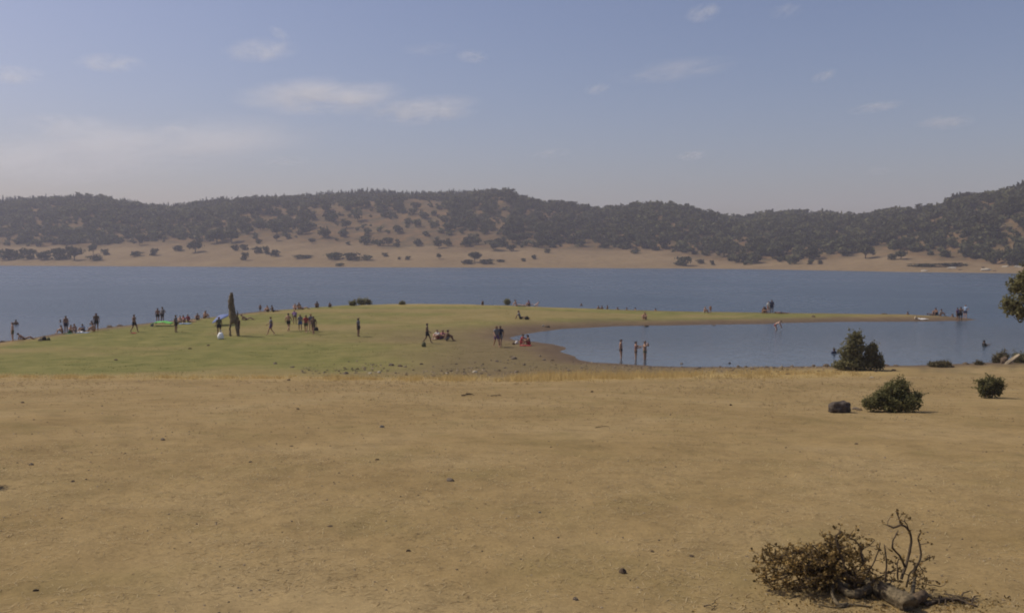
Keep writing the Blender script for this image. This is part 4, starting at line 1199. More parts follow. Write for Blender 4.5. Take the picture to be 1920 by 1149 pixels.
#--END-NEAR--
# ------------------------------------------------------------------ people
SK = {n: simple_mat('skin_' + n, c, .12, 5, .6, None, 0, .3) for n, c in
      dict(fair=(.50, .31, .22), tan=(.36, .205, .125), brown=(.235, .13, .08), dark=(.14, .08, .05)).items()}
CL = {n: simple_mat('cloth_' + n, c, .2, 8, .9) for n, c in
      dict(black=(.018, .018, .02), navy=(.022, .028, .06), blue=(.06, .11, .26), lblue=(.22, .30, .42), red=(.30, .045, .045), pink=(.42, .16, .18), white=(.62, .60, .56), grey=(.17, .16, .16),
           purple=(.12, .065, .14), green=(.06, .14, .07), orange=(.40, .16, .05), brown=(.11, .07, .045), teal=(.06, .15, .15), beige=(.38, .30, .20), olive=(.10, .10, .05)).items()}
HR = {n: simple_mat('hair_' + n, c, .3, 30, .7) for n, c in dict(black=(.012, .010, .009), brown=(.045, .028, .016), fair=(.20, .13, .06)).items()}

BASE = dict(pel=(0, 0, .95), spi=(0, .0, 1.13), che=(0, .0, 1.33), nec=(0, .01, 1.475), hea=(0, -.005, 1.57), hed=(0, -.015, 1.64), top=(0, .0, 1.705),
            shL=(.165, .0, 1.405), elL=(.225, .02, 1.14), wrL=(.245, -.04, .90), haL=(.25, -.06, .83),
            hiL=(.095, 0, .90), knL=(.105, -.015, .50), anL=(.105, .02, .085), heL=(.108, -.06, .04), toL=(.115, -.14, .03))
RAD = dict(pel=(.155, .115), spi=(.130, .100), che=(.155, .110), nec=(.056, .058), hea=(.070, .080), hed=(.080, .098), top=(.058, .070), sh=(.060, .060), el=(.042, .042), wr=(.028, .024), ha=(.034, .022),
           hi=(.092, .098), kn=(.058, .060), an=(.038, .042), he=(.038, .035), to=(.030, .018))
EDGES = [('pel', 'spi'), ('spi', 'che'), ('che', 'nec'), ('nec', 'hea'), ('hea', 'hed'), ('hed', 'top')]
for S in 'LR':
    EDGES += [('che', 'sh' + S), ('sh' + S, 'el' + S), ('el' + S, 'wr' + S), ('wr' + S, 'ha' + S), ('pel', 'hi' + S), ('hi' + S, 'kn' + S), ('kn' + S, 'an' + S), ('an' + S, 'he' + S), ('he' + S, 'to' + S)]
def joints(ov):
    J = {}
    for k, v in BASE.items():
        J[k] = v
        if k.endswith('L'): J[k[:-1] + 'R'] = (-v[0], v[1], v[2])
    J.update(ov)
    return {k: np.array(v, float) for k, v in J.items()}
def mirror(d):
    o = dict(d)
    for k, v in d.items():
        if k.endswith('L') and k[:-1] + 'R' not in d: o[k[:-1] + 'R'] = (-v[0], v[1], v[2])
    return o
def torso(px=0, py=0, pz=.95, lean=0.0, twist=0):
    """upper body leaning forward (towards -Y) by an angle about the pelvis"""
    c, s = math.cos(lean), math.sin(lean); out = {}
    for k in ('pel', 'spi', 'che', 'nec', 'hea', 'hed', 'top', 'shL', 'shR', 'elL', 'elR', 'wrL', 'wrR', 'haL', 'haR', 'hiL', 'hiR'):
        b = BASE[k] if k in BASE else (-BASE[k[:-1] + 'L'][0],) + BASE[k[:-1] + 'L'][1:]
        y, z = b[1], b[2] - .95
        if k.startswith('hi'): out[k] = (b[0] + px, b[1] + py, pz + z); continue
        out[k] = (b[0] + px, py + y * c - z * s, pz + z * c + y * s)
    return out
POSES = {}
POSES['stand'] = {}
POSES['hip'] = dict(elL=(.36, .06, 1.19), wrL=(.21, -.03, 1.03), haL=(.15, -.06, 1.0), knR=(-.11, -.06, .50), anR=(-.15, -.02, .085), heR=(-.155, -.10, .04), toR=(-.165, -.18, .03))
POSES['walk'] = dict(knL=(.10, -.20, .50), anL=(.10, -.28, .11), heL=(.10, -.36, .07), toL=(.10, -.44, .075), knR=(-.10, .06, .50), anR=(-.10, .32, .15), heR=(-.10, .26, .07), toR=(-.10, .20, .03),
                     elL=(.22, .12, 1.15), wrL=(.22, .10, .92), haL=(.22, .08, .85), elR=(-.22, -.08, 1.15), wrR=(-.20, -.25, .98), haR=(-.19, -.30, .94))
POSES['hands_up'] = mirror(dict(elL=(.30, -.14, 1.30), wrL=(.13, -.20, 1.50), haL=(.06, -.19, 1.55)))
POSES['arm_out'] = dict(elL=(.20, -.22, 1.28), wrL=(.16, -.44, 1.33), haL=(.15, -.52, 1.33), elR=(-.20, -.16, 1.20), wrR=(-.05, -.32, 1.24), haR=(.02, -.36, 1.25))
t_ = torso(0, .10, .90, .95)
POSES['bend'] = dict(t_, **mirror(dict(elL=(.20, -.42, .92), wrL=(.18, -.50, .68), haL=(.17, -.54, .60), knL=(.11, -.06, .50), anL=(.11, .03, .085))))
t_ = torso(0, 0, .12, -.20)
POSES['sit_legs'] = dict(t_, **mirror(dict(elL=(.25, .30, .34), wrL=(.27, .36, .08), haL=(.28, .40, .035), hiL=(.10, -.02, .11), knL=(.14, -.42, .20), anL=(.15, -.82, .07), heL=(.15, -.88, .10), toL=(.155, -.90, .18))))
t_ = torso(0, 0, .12, .22)
POSES['sit_knees'] = dict(t_, **mirror(dict(elL=(.26, -.30, .42), wrL=(.12, -.48, .36), haL=(.05, -.50, .34), hiL=(.10, -.02, .12), knL=(.13, -.36, .46), anL=(.12, -.50, .08), heL=(.12, -.56, .05), toL=(.12, -.66, .03))))
t_ = torso(0, 0, .12, -.85)
POSES['recline'] = dict(t_, **mirror(dict(elL=(.24, .40, .07), wrL=(.20, .18, .05), haL=(.19, .10, .05), hiL=(.10, -.02, .11), knL=(.12, -.40, .30), anL=(.12, -.72, .07), heL=(.12, -.79, .06), toL=(.12, -.86, .09))))
t_ = torso(0, 0, .12, -1.50)
POSES['lie'] = dict(t_, **mirror(dict(elL=(.28, .22, .07), wrL=(.27, -.02, .06), haL=(.26, -.10, .05), hiL=(.10, -.03, .11), knL=(.12, -.45, .10), anL=(.12, -.86, .06), heL=(.12, -.91, .10), toL=(.12, -.93, .18))))
t_ = torso(0, .04, .62, .5)
POSES['crouch'] = dict(t_, **mirror(dict(elL=(.24, -.34, .74), wrL=(.16, -.50, .62), haL=(.14, -.56, .58), hiL=(.11, .03, .58), knL=(.16, -.34, .50), anL=(.13, -.02, .09), heL=(.13, -.10, .04), toL=(.135, -.19, .03))))

DG = None
def pose_meshes(pname):
    """one continuous skinned body plus the garments and hair cut from its own surface"""
    J = joints(POSES[pname]); names = list(J); ix = {n: i for i, n in enumerate(names)}
    me = bpy.data.meshes.new('person'); me.from_pydata([tuple(J[n]) for n in names], [(ix[a], ix[b]) for a, b in EDGES], [])
    o = bpy.data.objects.new('person', me); COL.objects.link(o)
    o.modifiers.new('skin', 'SKIN'); sv = me.skin_vertices[0].data
    for n in names:
        r = RAD[n if n in RAD else n[:-1]]
        sv[ix[n]].radius = r; sv[ix[n]].use_root = (n == 'pel')
    ss = o.modifiers.new('soft', 'SUBSURF'); ss.levels = ss.render_levels = 1
    bpy.context.view_layer.update()
    dg = bpy.context.evaluated_depsgraph_get()
    ev = bpy.data.meshes.new_from_object(o.evaluated_get(dg))
    COL.objects.unlink(o); bpy.data.objects.remove(o)
    V = np.zeros(len(ev.vertices) * 3, np.float32); ev.vertices.foreach_get('co', V); V = V.reshape(-1, 3).astype(float)
    NM = np.zeros(len(ev.vertices) * 3, np.float32); ev.vertices.foreach_get('normal', NM); NM = NM.reshape(-1, 3)
    F = [tuple(p.vertices) for p in ev.polygons]
    # nearest bone of every face
    FC = np.array([V[list(f)].mean(0) for f in F])
    best = np.full(len(FC), 1e9); own = np.zeros(len(FC), int); par = np.zeros(len(FC))
    for bi, (a, b) in enumerate(EDGES):
        A, B = J[a], J[b]; ab = B - A; t = np.clip(((FC - A) @ ab) / (ab @ ab), 0, 1)
        ra = max(RAD[a if a in RAD else a[:-1]]); rb = max(RAD[b if b in RAD else b[:-1]])
        d = np.linalg.norm(FC - A - t[:, None] * ab, axis=1) - (ra * (1 - t) + rb * t)
        m = d < best; best[m] = d[m]; own[m] = bi; par[m] = t[m]
    def sel(fn): return [i for i in range(len(F)) if fn(EDGES[own[i]], par[i], FC[i])]
    head_up = unit(J['top'] - J['nec']); lat = unit(J['shL'] - J['shR']); front = unit(np.cross(head_up, lat)) * -1
    if pname == 'lie' or pname == 'recline': pass
    # the face direction: for an upright figure it is -Y
    if np.dot(np.cross(lat, head_up), np.array([0, -1, 0])) > 0 or True:
        front = np.cross(lat, head_up); front = front if pname in ('lie', 'recline') and front[2] > 0 or front[1] < 0 else -front
    hc = J['hed']
    out = {}
    extra = []
    # nose, ears
    hv = hc + front * .085 - head_up * .005
    extra.append((np.array([hv + head_up * .025, hv - head_up * .018 + lat * .016, hv - head_up * .018 - lat * .016, hv + front * .026 - head_up * .012]), [[0, 1, 3], [1, 2, 3], [2, 0, 3]]))
    for sgn in (1, -1):
        e = hc + lat * sgn * .078 - front * .0
        extra.append(tube([e - head_up * .03, e + lat * sgn * .014, e + head_up * .03], [.010, .016, .008], 5))
        side = 'L' if sgn > 0 else 'R'
        # five fingers, unequal and a little curled, and a thumb from the side of the palm
        wr, ha = J['wr' + side], J['ha' + side]; ax = unit(ha - wr); sd = unit(np.cross(ax, lat * sgn + np.array([.01, .02, .03]))); pn = np.cross(ax, sd)
        for k, (off, ln) in enumerate(((-.024, .068), (-.008, .078), (.008, .074), (.024, .058))):
            b0 = ha + sd * off * .9
            extra.append(tube([b0 - ax * .01, b0 + ax * ln * .55 + pn * .004, b0 + ax * ln + pn * .018], [.0095, .0085, .006], 5))
        b0 = wr + ax * .035 - sd * .026
        extra.append(tube([b0, b0 - sd * .026 + ax * .030, b0 - sd * .030 + ax * .058 + pn * .008], [.011, .010, .007], 5))
    bv, bf = join([(V, [list(f) for f in F])] + extra)
    out['body'] = mesh_obj('person', bv, bf, SK['tan'], link=False, smooth_sh=True).data
    def garment(name, faces, off):
        used = sorted({i for f in faces for i in F[f]}); mp = {v: k for k, v in enumerate(used)}
        if not used: return None
        return mesh_obj(name, V[used] + NM[used] * off, [[mp[i] for i in F[f]] for f in faces], CL['black'], link=False, smooth_sh=True).data
    leg = lambda e, a, b: (e[0][:2], e[1][:2]) == (a, b)
    out['shorts'] = garment('shorts', sel(lambda e, t, c: e[0] == 'pel' and e[1][:2] in ('hi', 'sp') and (e[1] != 'spi' or t < .35) or leg(e, 'hi', 'kn') and t < .62), .016)
    out['briefs'] = garment('briefs', sel(lambda e, t, c: e[0] == 'pel' and e[1][:2] == 'hi' or e == ('pel', 'spi') and t < .15 or leg(e, 'hi', 'kn') and t < .14), .010)
    out['bikini_top'] = garment('bikini_top', sel(lambda e, t, c: e == ('spi', 'che') and t > .68 or e == ('che', 'nec') and t < .12), .011)
    out['shirt'] = garment('shirt', sel(lambda e, t, c: e in (('pel', 'spi'), ('spi', 'che')) or e == ('che', 'nec') and t < .72 or e[0] == 'che' and e[1][:2] == 'sh' or leg(e, 'sh', 'el') and t < .55), .015)
    out['hair'] = garment('hair', sel(lambda e, t, c: e[0] in ('hea', 'hed') and ((c - hc) @ head_up > .035 or (c - hc) @ front < .012 and (c - hc) @ head_up > -.075)), .016)
    out['long_hair'] = garment('hair', sel(lambda e, t, c: e[0] in ('hea', 'hed') and ((c - hc) @ head_up > .035 or (c - hc) @ front < .02) or e[0] == 'nec' and (c - J['nec']) @ front < .0 or e == ('che', 'nec') and t > .45 and (c - J['nec']) @ front < -.02), .020)
    # a sun hat: crown and brim
    b0 = hc + head_up * .045
    hv_, hf_ = [], []
    prof = [(.0, .085), (.055, .078), (.085, .06), (.092, .035), (.092, .012), (.160, .002), (.162, -.004), (.085, -.006)]
    for r_, h_ in prof:
        for k in range(14):
            a = 6.2832 * k / 14; hv_.append(b0 + (lat * math.cos(a) * .9 + front * math.sin(a)) * r_ + head_up * h_)
    for i in range(len(prof) - 1):
        for k in range(14): hf_.append([i * 14 + k, i * 14 + (k + 1) % 14, (i + 1) * 14 + (k + 1) % 14, (i + 1) * 14 + k])
    out['hat'] = mesh_obj('hat', hv_, hf_, CL['beige'], link=False, smooth_sh=True).data
    return out
PM = {}
def put(mesh, name, mat, parent=None):
    o = bpy.data.objects.new(name, mesh); COL.objects.link(o)
    if parent: o.parent = parent
    o.material_slots[0].link = 'OBJECT'; o.material_slots[0].material = mat
    return o
def person(px, py, pose, h, rot, skin, wear, hair, label, group=None, sink=0.0, water=False, lift=0.0):
    """px, py: the photo pixel of the feet, the seat or (water) where the body meets the water"""
    if pose not in PM: PM[pose] = pose_meshes(pose)
    M_ = PM[pose]
    p = at_z(px, py, 0.0) if water else on_ground(px, py)
    s = h / 1.72
    b = put(M_['body'], 'person', SK[skin])
    b.location = p + Vector((0, 0, lift - sink)); b.rotation_euler = (0, 0, R(rot)); b.scale = (s * 1.12, s * 1.12, s)
    for gname, col_ in wear:
        if M_.get(gname): put(M_[gname], gname, CL[col_], b)
    if hair:
        kind, hc_ = hair if isinstance(hair, tuple) else ('hair', hair)
        put(M_[kind], 'hair', HR[hc_], b)
    return tag(b, label, 'person', group)
S_ = 'shorts'
# people on the left shore
person(24, 640, 'stand', 1.70, -70, 'fair', [(S_, 'olive')], 'brown', 'person in dark shorts standing alone at the far left waterline')
person(46, 637, 'recline', 1.65, 100, 'brown', [('briefs', 'black')], 'black', 'person propped on the elbows on the grass left of two dark bags')
person(124, 624, 'stand', 1.72, 60, 'brown', [(S_, 'navy')], 'black', 'person in navy shorts standing over two sitting people at the left shore')
person(118, 625, 'sit_knees', 1.65, -60, 'tan', [('briefs', 'brown')], 'brown', 'person sitting with knees up left of the standing person in navy shorts')
person(131, 625, 'sit_knees', 1.68, 70, 'tan', [(S_, 'green')], 'brown', 'person in green shorts sitting right of the standing person in navy shorts')
person(142, 623, 'sit_legs', 1.70, 75, 'tan', [(S_, 'teal')], 'brown', 'person leaning back with legs out beside a white towel at the left shore')
person(157, 622, 'sit_knees', 1.60, -20, 'brown', [('shirt', 'lblue'), (S_, 'grey')], 'black', 'person in a light blue shirt sitting behind the white towel')
person(181, 620, 'stand', 1.76, 20, 'brown', [('shirt', 'brown'), (S_, 'black')], 'black', 'dark figure in a brown shirt standing behind a sitting person at the left shore')
person(177, 622, 'sit_knees', 1.72, -80, 'tan', [('briefs', 'orange')], 'brown', 'tanned person sitting in front of the dark standing figure')
person(252, 623, 'walk', 1.74, 70, 'brown', [(S_, 'black')], 'black', 'person in black shorts striding along the left shore near a red cloth')
person(296, 605, 'stand', 1.66, 10, 'brown', [(S_, 'black')], 'black', 'slim person standing behind the green shelter, left of a pair')
person(305, 605, 'hip', 1.78, -30, 'dark', [('shirt', 'grey'), (S_, 'black')], 'black', 'person with a hand on the hip standing behind the green shelter')
person(330, 623, 'stand', 1.70, 80, 'brown', [('shirt', 'grey'), (S_, 'black')], 'black', 'dark person in grey shirt standing right of the green shelter')
person(337, 606, 'sit_knees', 1.70, 40, 'fair', [(S_, 'beige')], 'brown', 'fair person sitting behind the standing grey-shirted person')
person(346, 605, 'sit_knees', 1.70, -30, 'tan', [('shirt', 'pink')], 'black', 'person in a pink shirt sitting on the left shore among friends')
person(354, 604, 'sit_legs', 1.72, 60, 'tan', [('shirt', 'red'), (S_, 'navy')], 'black', 'person in a red shirt leaning back on the left shore')
person(371, 600, 'sit_knees', 1.62, 10, 'brown', [(S_, 'black')], 'black', 'small dark person sitting alone on the crest left of the blue parasol')
person(383, 597, 'sit_knees', 1.85, 70, 'tan', [('briefs', 'brown')], 'black', 'tall seated person hugging the knees left of the blue parasol')
# the middle of the green peninsula
person(411, 628, 'stand', 1.72, 30, 'brown', [('shirt', 'olive'), (S_, 'black')], 'brown', 'person in an olive shirt standing behind the bright white bag')
person(447, 629, 'stand', 1.72, -40, 'brown', [('shirt', 'brown'), (S_, 'black')], ('hair', 'black'), 'person in a brown shirt standing close to the split dead trunk')
person(462, 600, 'recline', 1.70, 95, 'brown', [('briefs', 'black')], 'black', 'dark person reclining on the grass right of the dead trunk')
person(488, 586, 'stand', 1.05, 20, 'brown', [(S_, 'black')], 'black', 'child standing at the far waterline left of two sitting people')
person(503, 585, 'sit_knees', 1.68, -30, 'tan', [(S_, 'brown')], 'black', 'person sitting on the crest, left of a seated pair facing the lake')
person(512, 585, 'sit_legs', 1.70, 80, 'dark', [(S_, 'black')], 'black', 'dark person leaning back with legs out on the crest, right of a seated pair')
person(508, 628, 'walk', 1.72, -65, 'tan', [('shirt', 'grey'), (S_, 'purple')], ('hair', 'black'), 'person with grey shirt and purple shorts walking on the green turf')
person(541, 621, 'walk', 1.78, 165, 'tan', [(S_, 'black')], 'black', 'bare-backed person in black shorts walking away over the turf')
person(553, 607, 'bend', 1.72, -160, 'brown', [('shirt', 'purple'), ('briefs', 'grey')], 'black', 'person in a purple shirt bending down behind the walking group')
person(563, 620, 'walk', 1.60, 15, 'brown', [('shirt', 'grey'), (S_, 'blue')], 'fair', 'small person in grey shirt and blue shorts walking left of a red-clad one')
person(574, 624, 'walk', 1.70, 5, 'tan', [('shirt', 'red'), (S_, 'olive')], ('long_hair', 'black'), 'person in a red shirt walking in the middle of the group on the turf')
person(583, 622, 'stand', 1.76, 40, 'tan', [('shirt', 'grey')], 'fair', 'person in a grey shirt half hidden behind the rightmost walker of the group')
person(588, 627, 'walk', 1.72, -15, 'brown', [('shirt', 'brown'), (S_, 'brown')], 'black', 'brown-clad person with a dark bag, rightmost walker of the group on the turf')
person(553, 581, 'sit_knees', 1.65, 20, 'fair', [('briefs', 'grey')], 'brown', 'fair person sitting on the crest behind the bending person')
person(562, 580, 'sit_knees', 1.78, -20, 'tan', [('shirt', 'olive')], 'black', 'person in an olive shirt sitting on the crest beside a fair one')
person(568, 580, 'recline', 1.70, 100, 'tan', [('briefs', 'brown')], 'brown', 'person reclining on the crest at the right end of a trio')
person(595, 577, 'sit_knees', 1.70, 0, 'dark', [(S_, 'black')], 'black', 'dark person sitting alone on the crest left of the bushes')
person(618, 576, 'sit_knees', 1.30, 30, 'dark', [(S_, 'black')], 'black', 'small dark child sitting on the crest just left of the bushes')
person(672, 631, 'stand', 1.74, 75, 'brown', [('shirt', 'grey'), (S_, 'black')], ('long_hair', 'black'), 'lone dark person in grey shirt standing in the middle of the turf')
person(801, 644, 'walk', 1.76, 85, 'dark', [(S_, 'black')], 'black', 'tall lean bare-chested person stepping beside a small dark bag')
person(822, 636, 'sit_knees', 1.72, -40, 'fair', [('shirt', 'white'), (S_, 'red')], 'black', 'person in a white shirt and red shorts sitting in the middle of the turf')
person(828, 636, 'sit_knees', 1.66, 50, 'tan', [('shirt', 'pink'), (S_, 'purple')], 'black', 'person in pink sitting close behind the white-shirted one')
person(836, 639, 'sit_knees', 1.95, 110, 'brown', [('shirt', 'brown'), (S_, 'grey')], 'black', 'dark person in brown sitting upright at the right of the pink-clad one')
person(931, 651, 'walk', 1.76, 20, 'tan', [('shirt', 'grey'), (S_, 'purple')], ('long_hair', 'brown'), 'left one of two people walking together at the head of the inlet')
person(938, 650, 'walk', 1.74, -10, 'brown', [('shirt', 'navy'), (S_, 'grey')], 'black', 'right one of two people walking together at the head of the inlet')
person(977, 646, 'sit_knees', 1.80, 70, 'tan', [('shirt', 'red'), (S_, 'red')], 'black', 'person in red sitting at the inlet shore beside a white bag')
person(993, 647, 'sit_knees', 1.80, -75, 'brown', [(S_, 'red')], 'black', 'bare-backed person in red shorts facing the red-clad one at the inlet')
# the crest towards the sandbar
person(968, 574, 'sit_legs', 1.75, 80, 'fair', [('bikini_top', 'pink'), ('briefs', 'pink')], ('long_hair', 'black'), 'fair person in pink bikini leaning back at the left end of the sunbathers')
person(982, 574, 'lie', 1.68, 90, 'tan', [('briefs', 'red')], 'black', 'tanned person lying flat between the sitting sunbathers')
person(993, 574, 'sit_knees', 1.85, -60, 'tan', [('shirt', 'purple'), ('briefs', 'purple')], ('long_hair', 'brown'), 'person in a purple top sitting among the sunbathers on the crest')
person(1003, 574, 'recline', 1.72, -95, 'fair', [(S_, 'white')], 'black', 'fair person in white shorts reclining at the right end of the sunbathers')
person(975, 598, 'sit_legs', 1.90, 85, 'brown', [('shirt', 'grey'), (S_, 'black')], 'black', 'person in a grey shirt sitting alone on the green slope above the inlet')
person(1210, 599, 'sit_knees', 1.80, -30, 'tan', [('briefs', 'orange')], 'fair', 'sunburnt person sitting alone on the sandbar above the inlet')
person(1320, 586.5, 'sit_knees', 1.60, 60, 'tan', [('briefs', 'white')], 'fair', 'person sitting on the sandbar left of an orange-clad child')
person(1332, 587.5, 'stand', 1.00, 0, 'tan', [('shirt', 'orange')], 'fair', 'orange-clad child standing on the middle of the sandbar')
person(1430, 587, 'sit_knees', 1.72, 40, 'tan', [('shirt', 'brown')], 'black', 'person in brown sitting left of the standing pair on the sandbar')
person(1435, 587, 'sit_knees', 1.68, -30, 'brown', [('shirt', 'black')], 'black', 'dark person sitting close to the standing pair on the sandbar')
person(1441, 587.5, 'stand', 1.55, 20, 'tan', [('shirt', 'white'), ('briefs', 'red')], 'brown', 'person in a white shirt standing on the sandbar, left of the standing pair')
person(1447, 587.5, 'stand', 1.75, -20, 'dark', [('shirt', 'navy'), (S_, 'navy')], 'black', 'tall person in navy standing on the sandbar, right of the standing pair')
person(1464, 588, 'lie', 1.70, 90, 'brown', [('briefs', 'black')], 'black', 'dark person lying on the sandbar right of the standing pair')
person(1750, 591, 'lie', 1.72, 90, 'dark', [(S_, 'black')], 'black', 'dark person lying on the end of the sandbar')
person(1762, 592.5, 'sit_knees', 1.75, 60, 'brown', [('shirt', 'grey')], 'black', 'person in a grey shirt sitting near the end of the sandbar')
person(1756, 591, 'sit_knees', 1.95, -60, 'brown', [(S_, 'navy')], 'black', 'person sitting behind the lying one near the end of the sandbar')
person(1795, 601.5, 'stand', 1.58, 30, 'brown', [('shirt', 'purple'), (S_, 'black')], 'black', 'left one of two dark people standing at the tip of the sandbar')
person(1801, 601.5, 'stand', 1.66, -30, 'dark', [(S_, 'black')], 'black', 'right one of two dark people standing at the tip of the sandbar')
person(1810, 597, 'hip', 1.66, -60, 'tan', [('shirt', 'lblue'), (S_, 'navy')], 'black', 'person in a pale shirt and navy shorts standing at the sandbar tip')
# in the water
person(1164, 671, 'hip', 1.76, 70, 'tan', [('briefs', 'black')], ('hair', 'black'), 'wader in black trunks, leftmost of three standing in the inlet', None, .33, True)
person(1192, 672.5, 'arm_out', 1.68, 80, 'tan', [('bikini_top', 'pink'), ('briefs', 'brown')], ('hair', 'black'), 'wader holding the arms forward, middle one of three in the inlet', None, .36, True)
person(1209, 674, 'hands_up', 1.70, 60, 'tan', [('briefs', 'olive')], ('hair', 'brown'), 'wader with raised hands, rightmost of three standing in the inlet', None, .30, True)
person(1455, 618, 'bend', 1.66, 60, 'fair', [('briefs', 'red')], 'brown', 'fair wader bending over in the inlet just off the sandbar', None, .35, True)
person(1564, 662, 'stand', 1.70, 20, 'dark', [('shirt', 'navy')], 'black', 'dark bather chest-deep in the inlet left of the tall olive shrub', None, 1.30, True)
person(1845, 648, 'arm_out', 1.72, 90, 'dark', [('shirt', 'black')], 'black', 'dark bather chest-deep in the water above the low shore shrubs', None, 1.22, True)
person(30, 608.5, 'stand', 1.75, 40, 'brown', [], 'black', 'bather standing chest-deep off the far left shore', None, 1.18, True)
person(113, 603.5, 'stand', 1.70, 0, 'brown', [], 'black', 'swimmer far out left of the person in navy shorts, only the head showing', None, 1.42, True)
person(172, 607.5, 'stand', 1.70, 20, 'brown', [], 'black', 'swimmer close to the shore left of the dark standing figure', None, 1.30, True)
person(1786, 594, 'stand', 1.70, 20, 'brown', [], 'black', 'swimmer behind the tip of the sandbar, only the head showing', None, 1.30, True)
person(1090, 573, 'stand', 1.70, 20, 'brown', [], 'black', 'swimmer far out in the open lake behind the sandbar', None, 1.30, True)
for k, (px, py) in enumerate([(1122, 580), (1128.5, 580.5), (1139, 580.5)]):
    person(px, py, 'stand', 1.7, 30 * k, 'brown', [], 'black', ['leftmost of three swimmers close behind the sandbar', 'middle one of three swimmers close behind the sandbar', 'rightmost and largest of three swimmers close behind the sandbar'][k], None, 1.16 - .06 * k, True)
for k, (px, py) in enumerate([(1158, 581), (1175, 581.5), (1191, 582), (1229, 583), (1702, 590)]):
    person(px, py, 'stand', 1.7, 50 * k, 'brown', [], 'black', 'swimmer behind the sandbar of whom only the head shows', 'single swimmers behind the sandbar', 1.28, True)

# ------------------------------------------------------------------ what people brought
def bag(px, py, w, h, col, label, cat='bag'):
    p = on_ground(px, py); k = p.y / FPX
    root = empty('bag', p, label, cat)
    bm = bmesh.new(); bmesh.ops.create_uvsphere(bm, u_segments=14, v_segments=9, radius=1)
    for v in bm.verts:
        n_ = v.co.copy(); r_ = (abs(n_.x) ** 3 + abs(n_.y) ** 3 + abs(n_.z) ** 3) ** (1 / 3)
        v.co = n_ / r_; v.co.z = max(v.co.z, -.9) + .9
        f_ = 1 - .22 * (v.co.z / 1.9) + .10 * math.sin(5 * n_.x + 3 * n_.z)
        v.co.x *= w * .5 * k * f_; v.co.y *= w * .38 * k * f_; v.co.z *= h * k / 1.9
    me = bpy.data.meshes.new('body'); bm.to_mesh(me); bm.free(); me.materials.append(CL[col])
    me.polygons.foreach_set('use_smooth', np.ones(len(me.polygons), bool))
    b = bpy.data.objects.new('body', me); COL.objects.link(b); b.parent = root
    v, f = tube(curve((-w * .25 * k, 0, h * k * .9), (w * .25 * k, 0, h * k * .9), (0, 0, h * k * .45), 8), .014, 6)
    mesh_obj('handle', v, f, CL[col], root)
    return root
CL['bright_white'] = simple_mat('cloth_bright_white', (.88, .88, .86), .04, 8, .5)
bag(414, 635.5, 12, 12.5, 'bright_white', 'bright white bag on the turf at the feet of the olive-shirted person')
bag(75, 639, 8, 6, 'beige', 'pale bag beside the propped-up person at the far left')
bag(83, 638, 9, 7, 'black', 'black bag next to the pale bag at the far left')
bag(91, 638, 7, 5, 'olive', 'olive bag, rightmost of three bags on the left turf')
bag(593, 620, 9, 7, 'black', 'dark bag beside the rightmost walker of the group')
bag(795, 650, 9, 9, 'olive', 'small dark bag on the ground beside the lean walking person')
bag(969, 645, 7, 6, 'white', 'white bag left of the red-clad person at the inlet')
bag(963, 646, 6, 4, 'brown', 'brown bag left of the white bag at the inlet')
bag(988, 599, 9, 6, 'black', 'black bag at the feet of the grey-shirted person on the slope')
bag(1717, 599, 6, 6, 'beige', 'tan bag left of the white towel near the sandbar tip')
bag(905, 572, 5, 8, 'brown', 'dark upright bag standing on the crest left of the sunbathers')

def towel(px, py, w, dpt, col, label, rz=0.0, hump=.05):
    p = on_ground(px, py); k = p.y / FPX; nx, ny = 16, 8
    V = []
    for j in range(ny + 1):
        for i in range(nx + 1):
            x, y = (i / nx - .5) * w * k, (j / ny - .5) * dpt
            X, Y = p.x + x * math.cos(rz) - y * math.sin(rz), p.y + x * math.sin(rz) + y * math.cos(rz)
            V.append((X - p.x, Y - p.y, gz(X, Y) - p.z + .02 + hump * float(fbm([x * 4 + px], [y * 4], 3, 3)[0])))
    top = len(V); V += [(x, y, z - .015) for x, y, z in V]
    F = []
    for j in range(ny):
        for i in range(nx):
            a = j * (nx + 1) + i; F.append([a, a + 1, a + nx + 2, a + nx + 1]); F.append([top + a + nx + 1, top + a + nx + 2, top + a + 1, top + a])
    def edge(a, b): F.append([a, top + a, top + b, b])
    for i in range(nx): edge(i + 1, i); edge(ny * (nx + 1) + i, ny * (nx + 1) + i + 1)
    for j in range(ny): edge(j * (nx + 1), (j + 1) * (nx + 1)); edge((j + 1) * (nx + 1) + nx, j * (nx + 1) + nx)
    o = mesh_obj('towel', V, F, CL[col], smooth_sh=True); o.location = p
    return tag(o, label, 'towel')
towel(147, 624, 12, 1.0, 'white', 'white towel on the left shore beside the leaning person', .1, .16)
towel(156, 624, 22, .9, 'lblue', 'light blue towel behind the white towel on the left shore', 0, .05)
towel(250, 625, 9, .6, 'red', 'red cloth on the turf at the feet of the striding person')
towel(347, 607.5, 22, .8, 'lblue', 'pale blue towel under the red-shirted group on the left shore', 0, .10)
towel(1730, 599, 16, .9, 'white', 'white towel spread near the tip of the sandbar', 0, .14)
towel(1011, 574.8, 8, .9, 'white', 'white towel at the right end of the sunbathers on the crest', 0, .2)
towel(978, 574.6, 16, .8, 'green', 'green towel under the lying sunbather on the crest')
towel(128, 626, 16, .8, 'green', 'dark green towel under the sitting people in front of the navy shorts')
towel(815, 636, 10, .7, 'beige', 'pale mat left of the white-shirted sitting person')
towel(985, 648, 22, .8, 'red', 'red towel under the two people facing each other at the inlet', 0, .05)

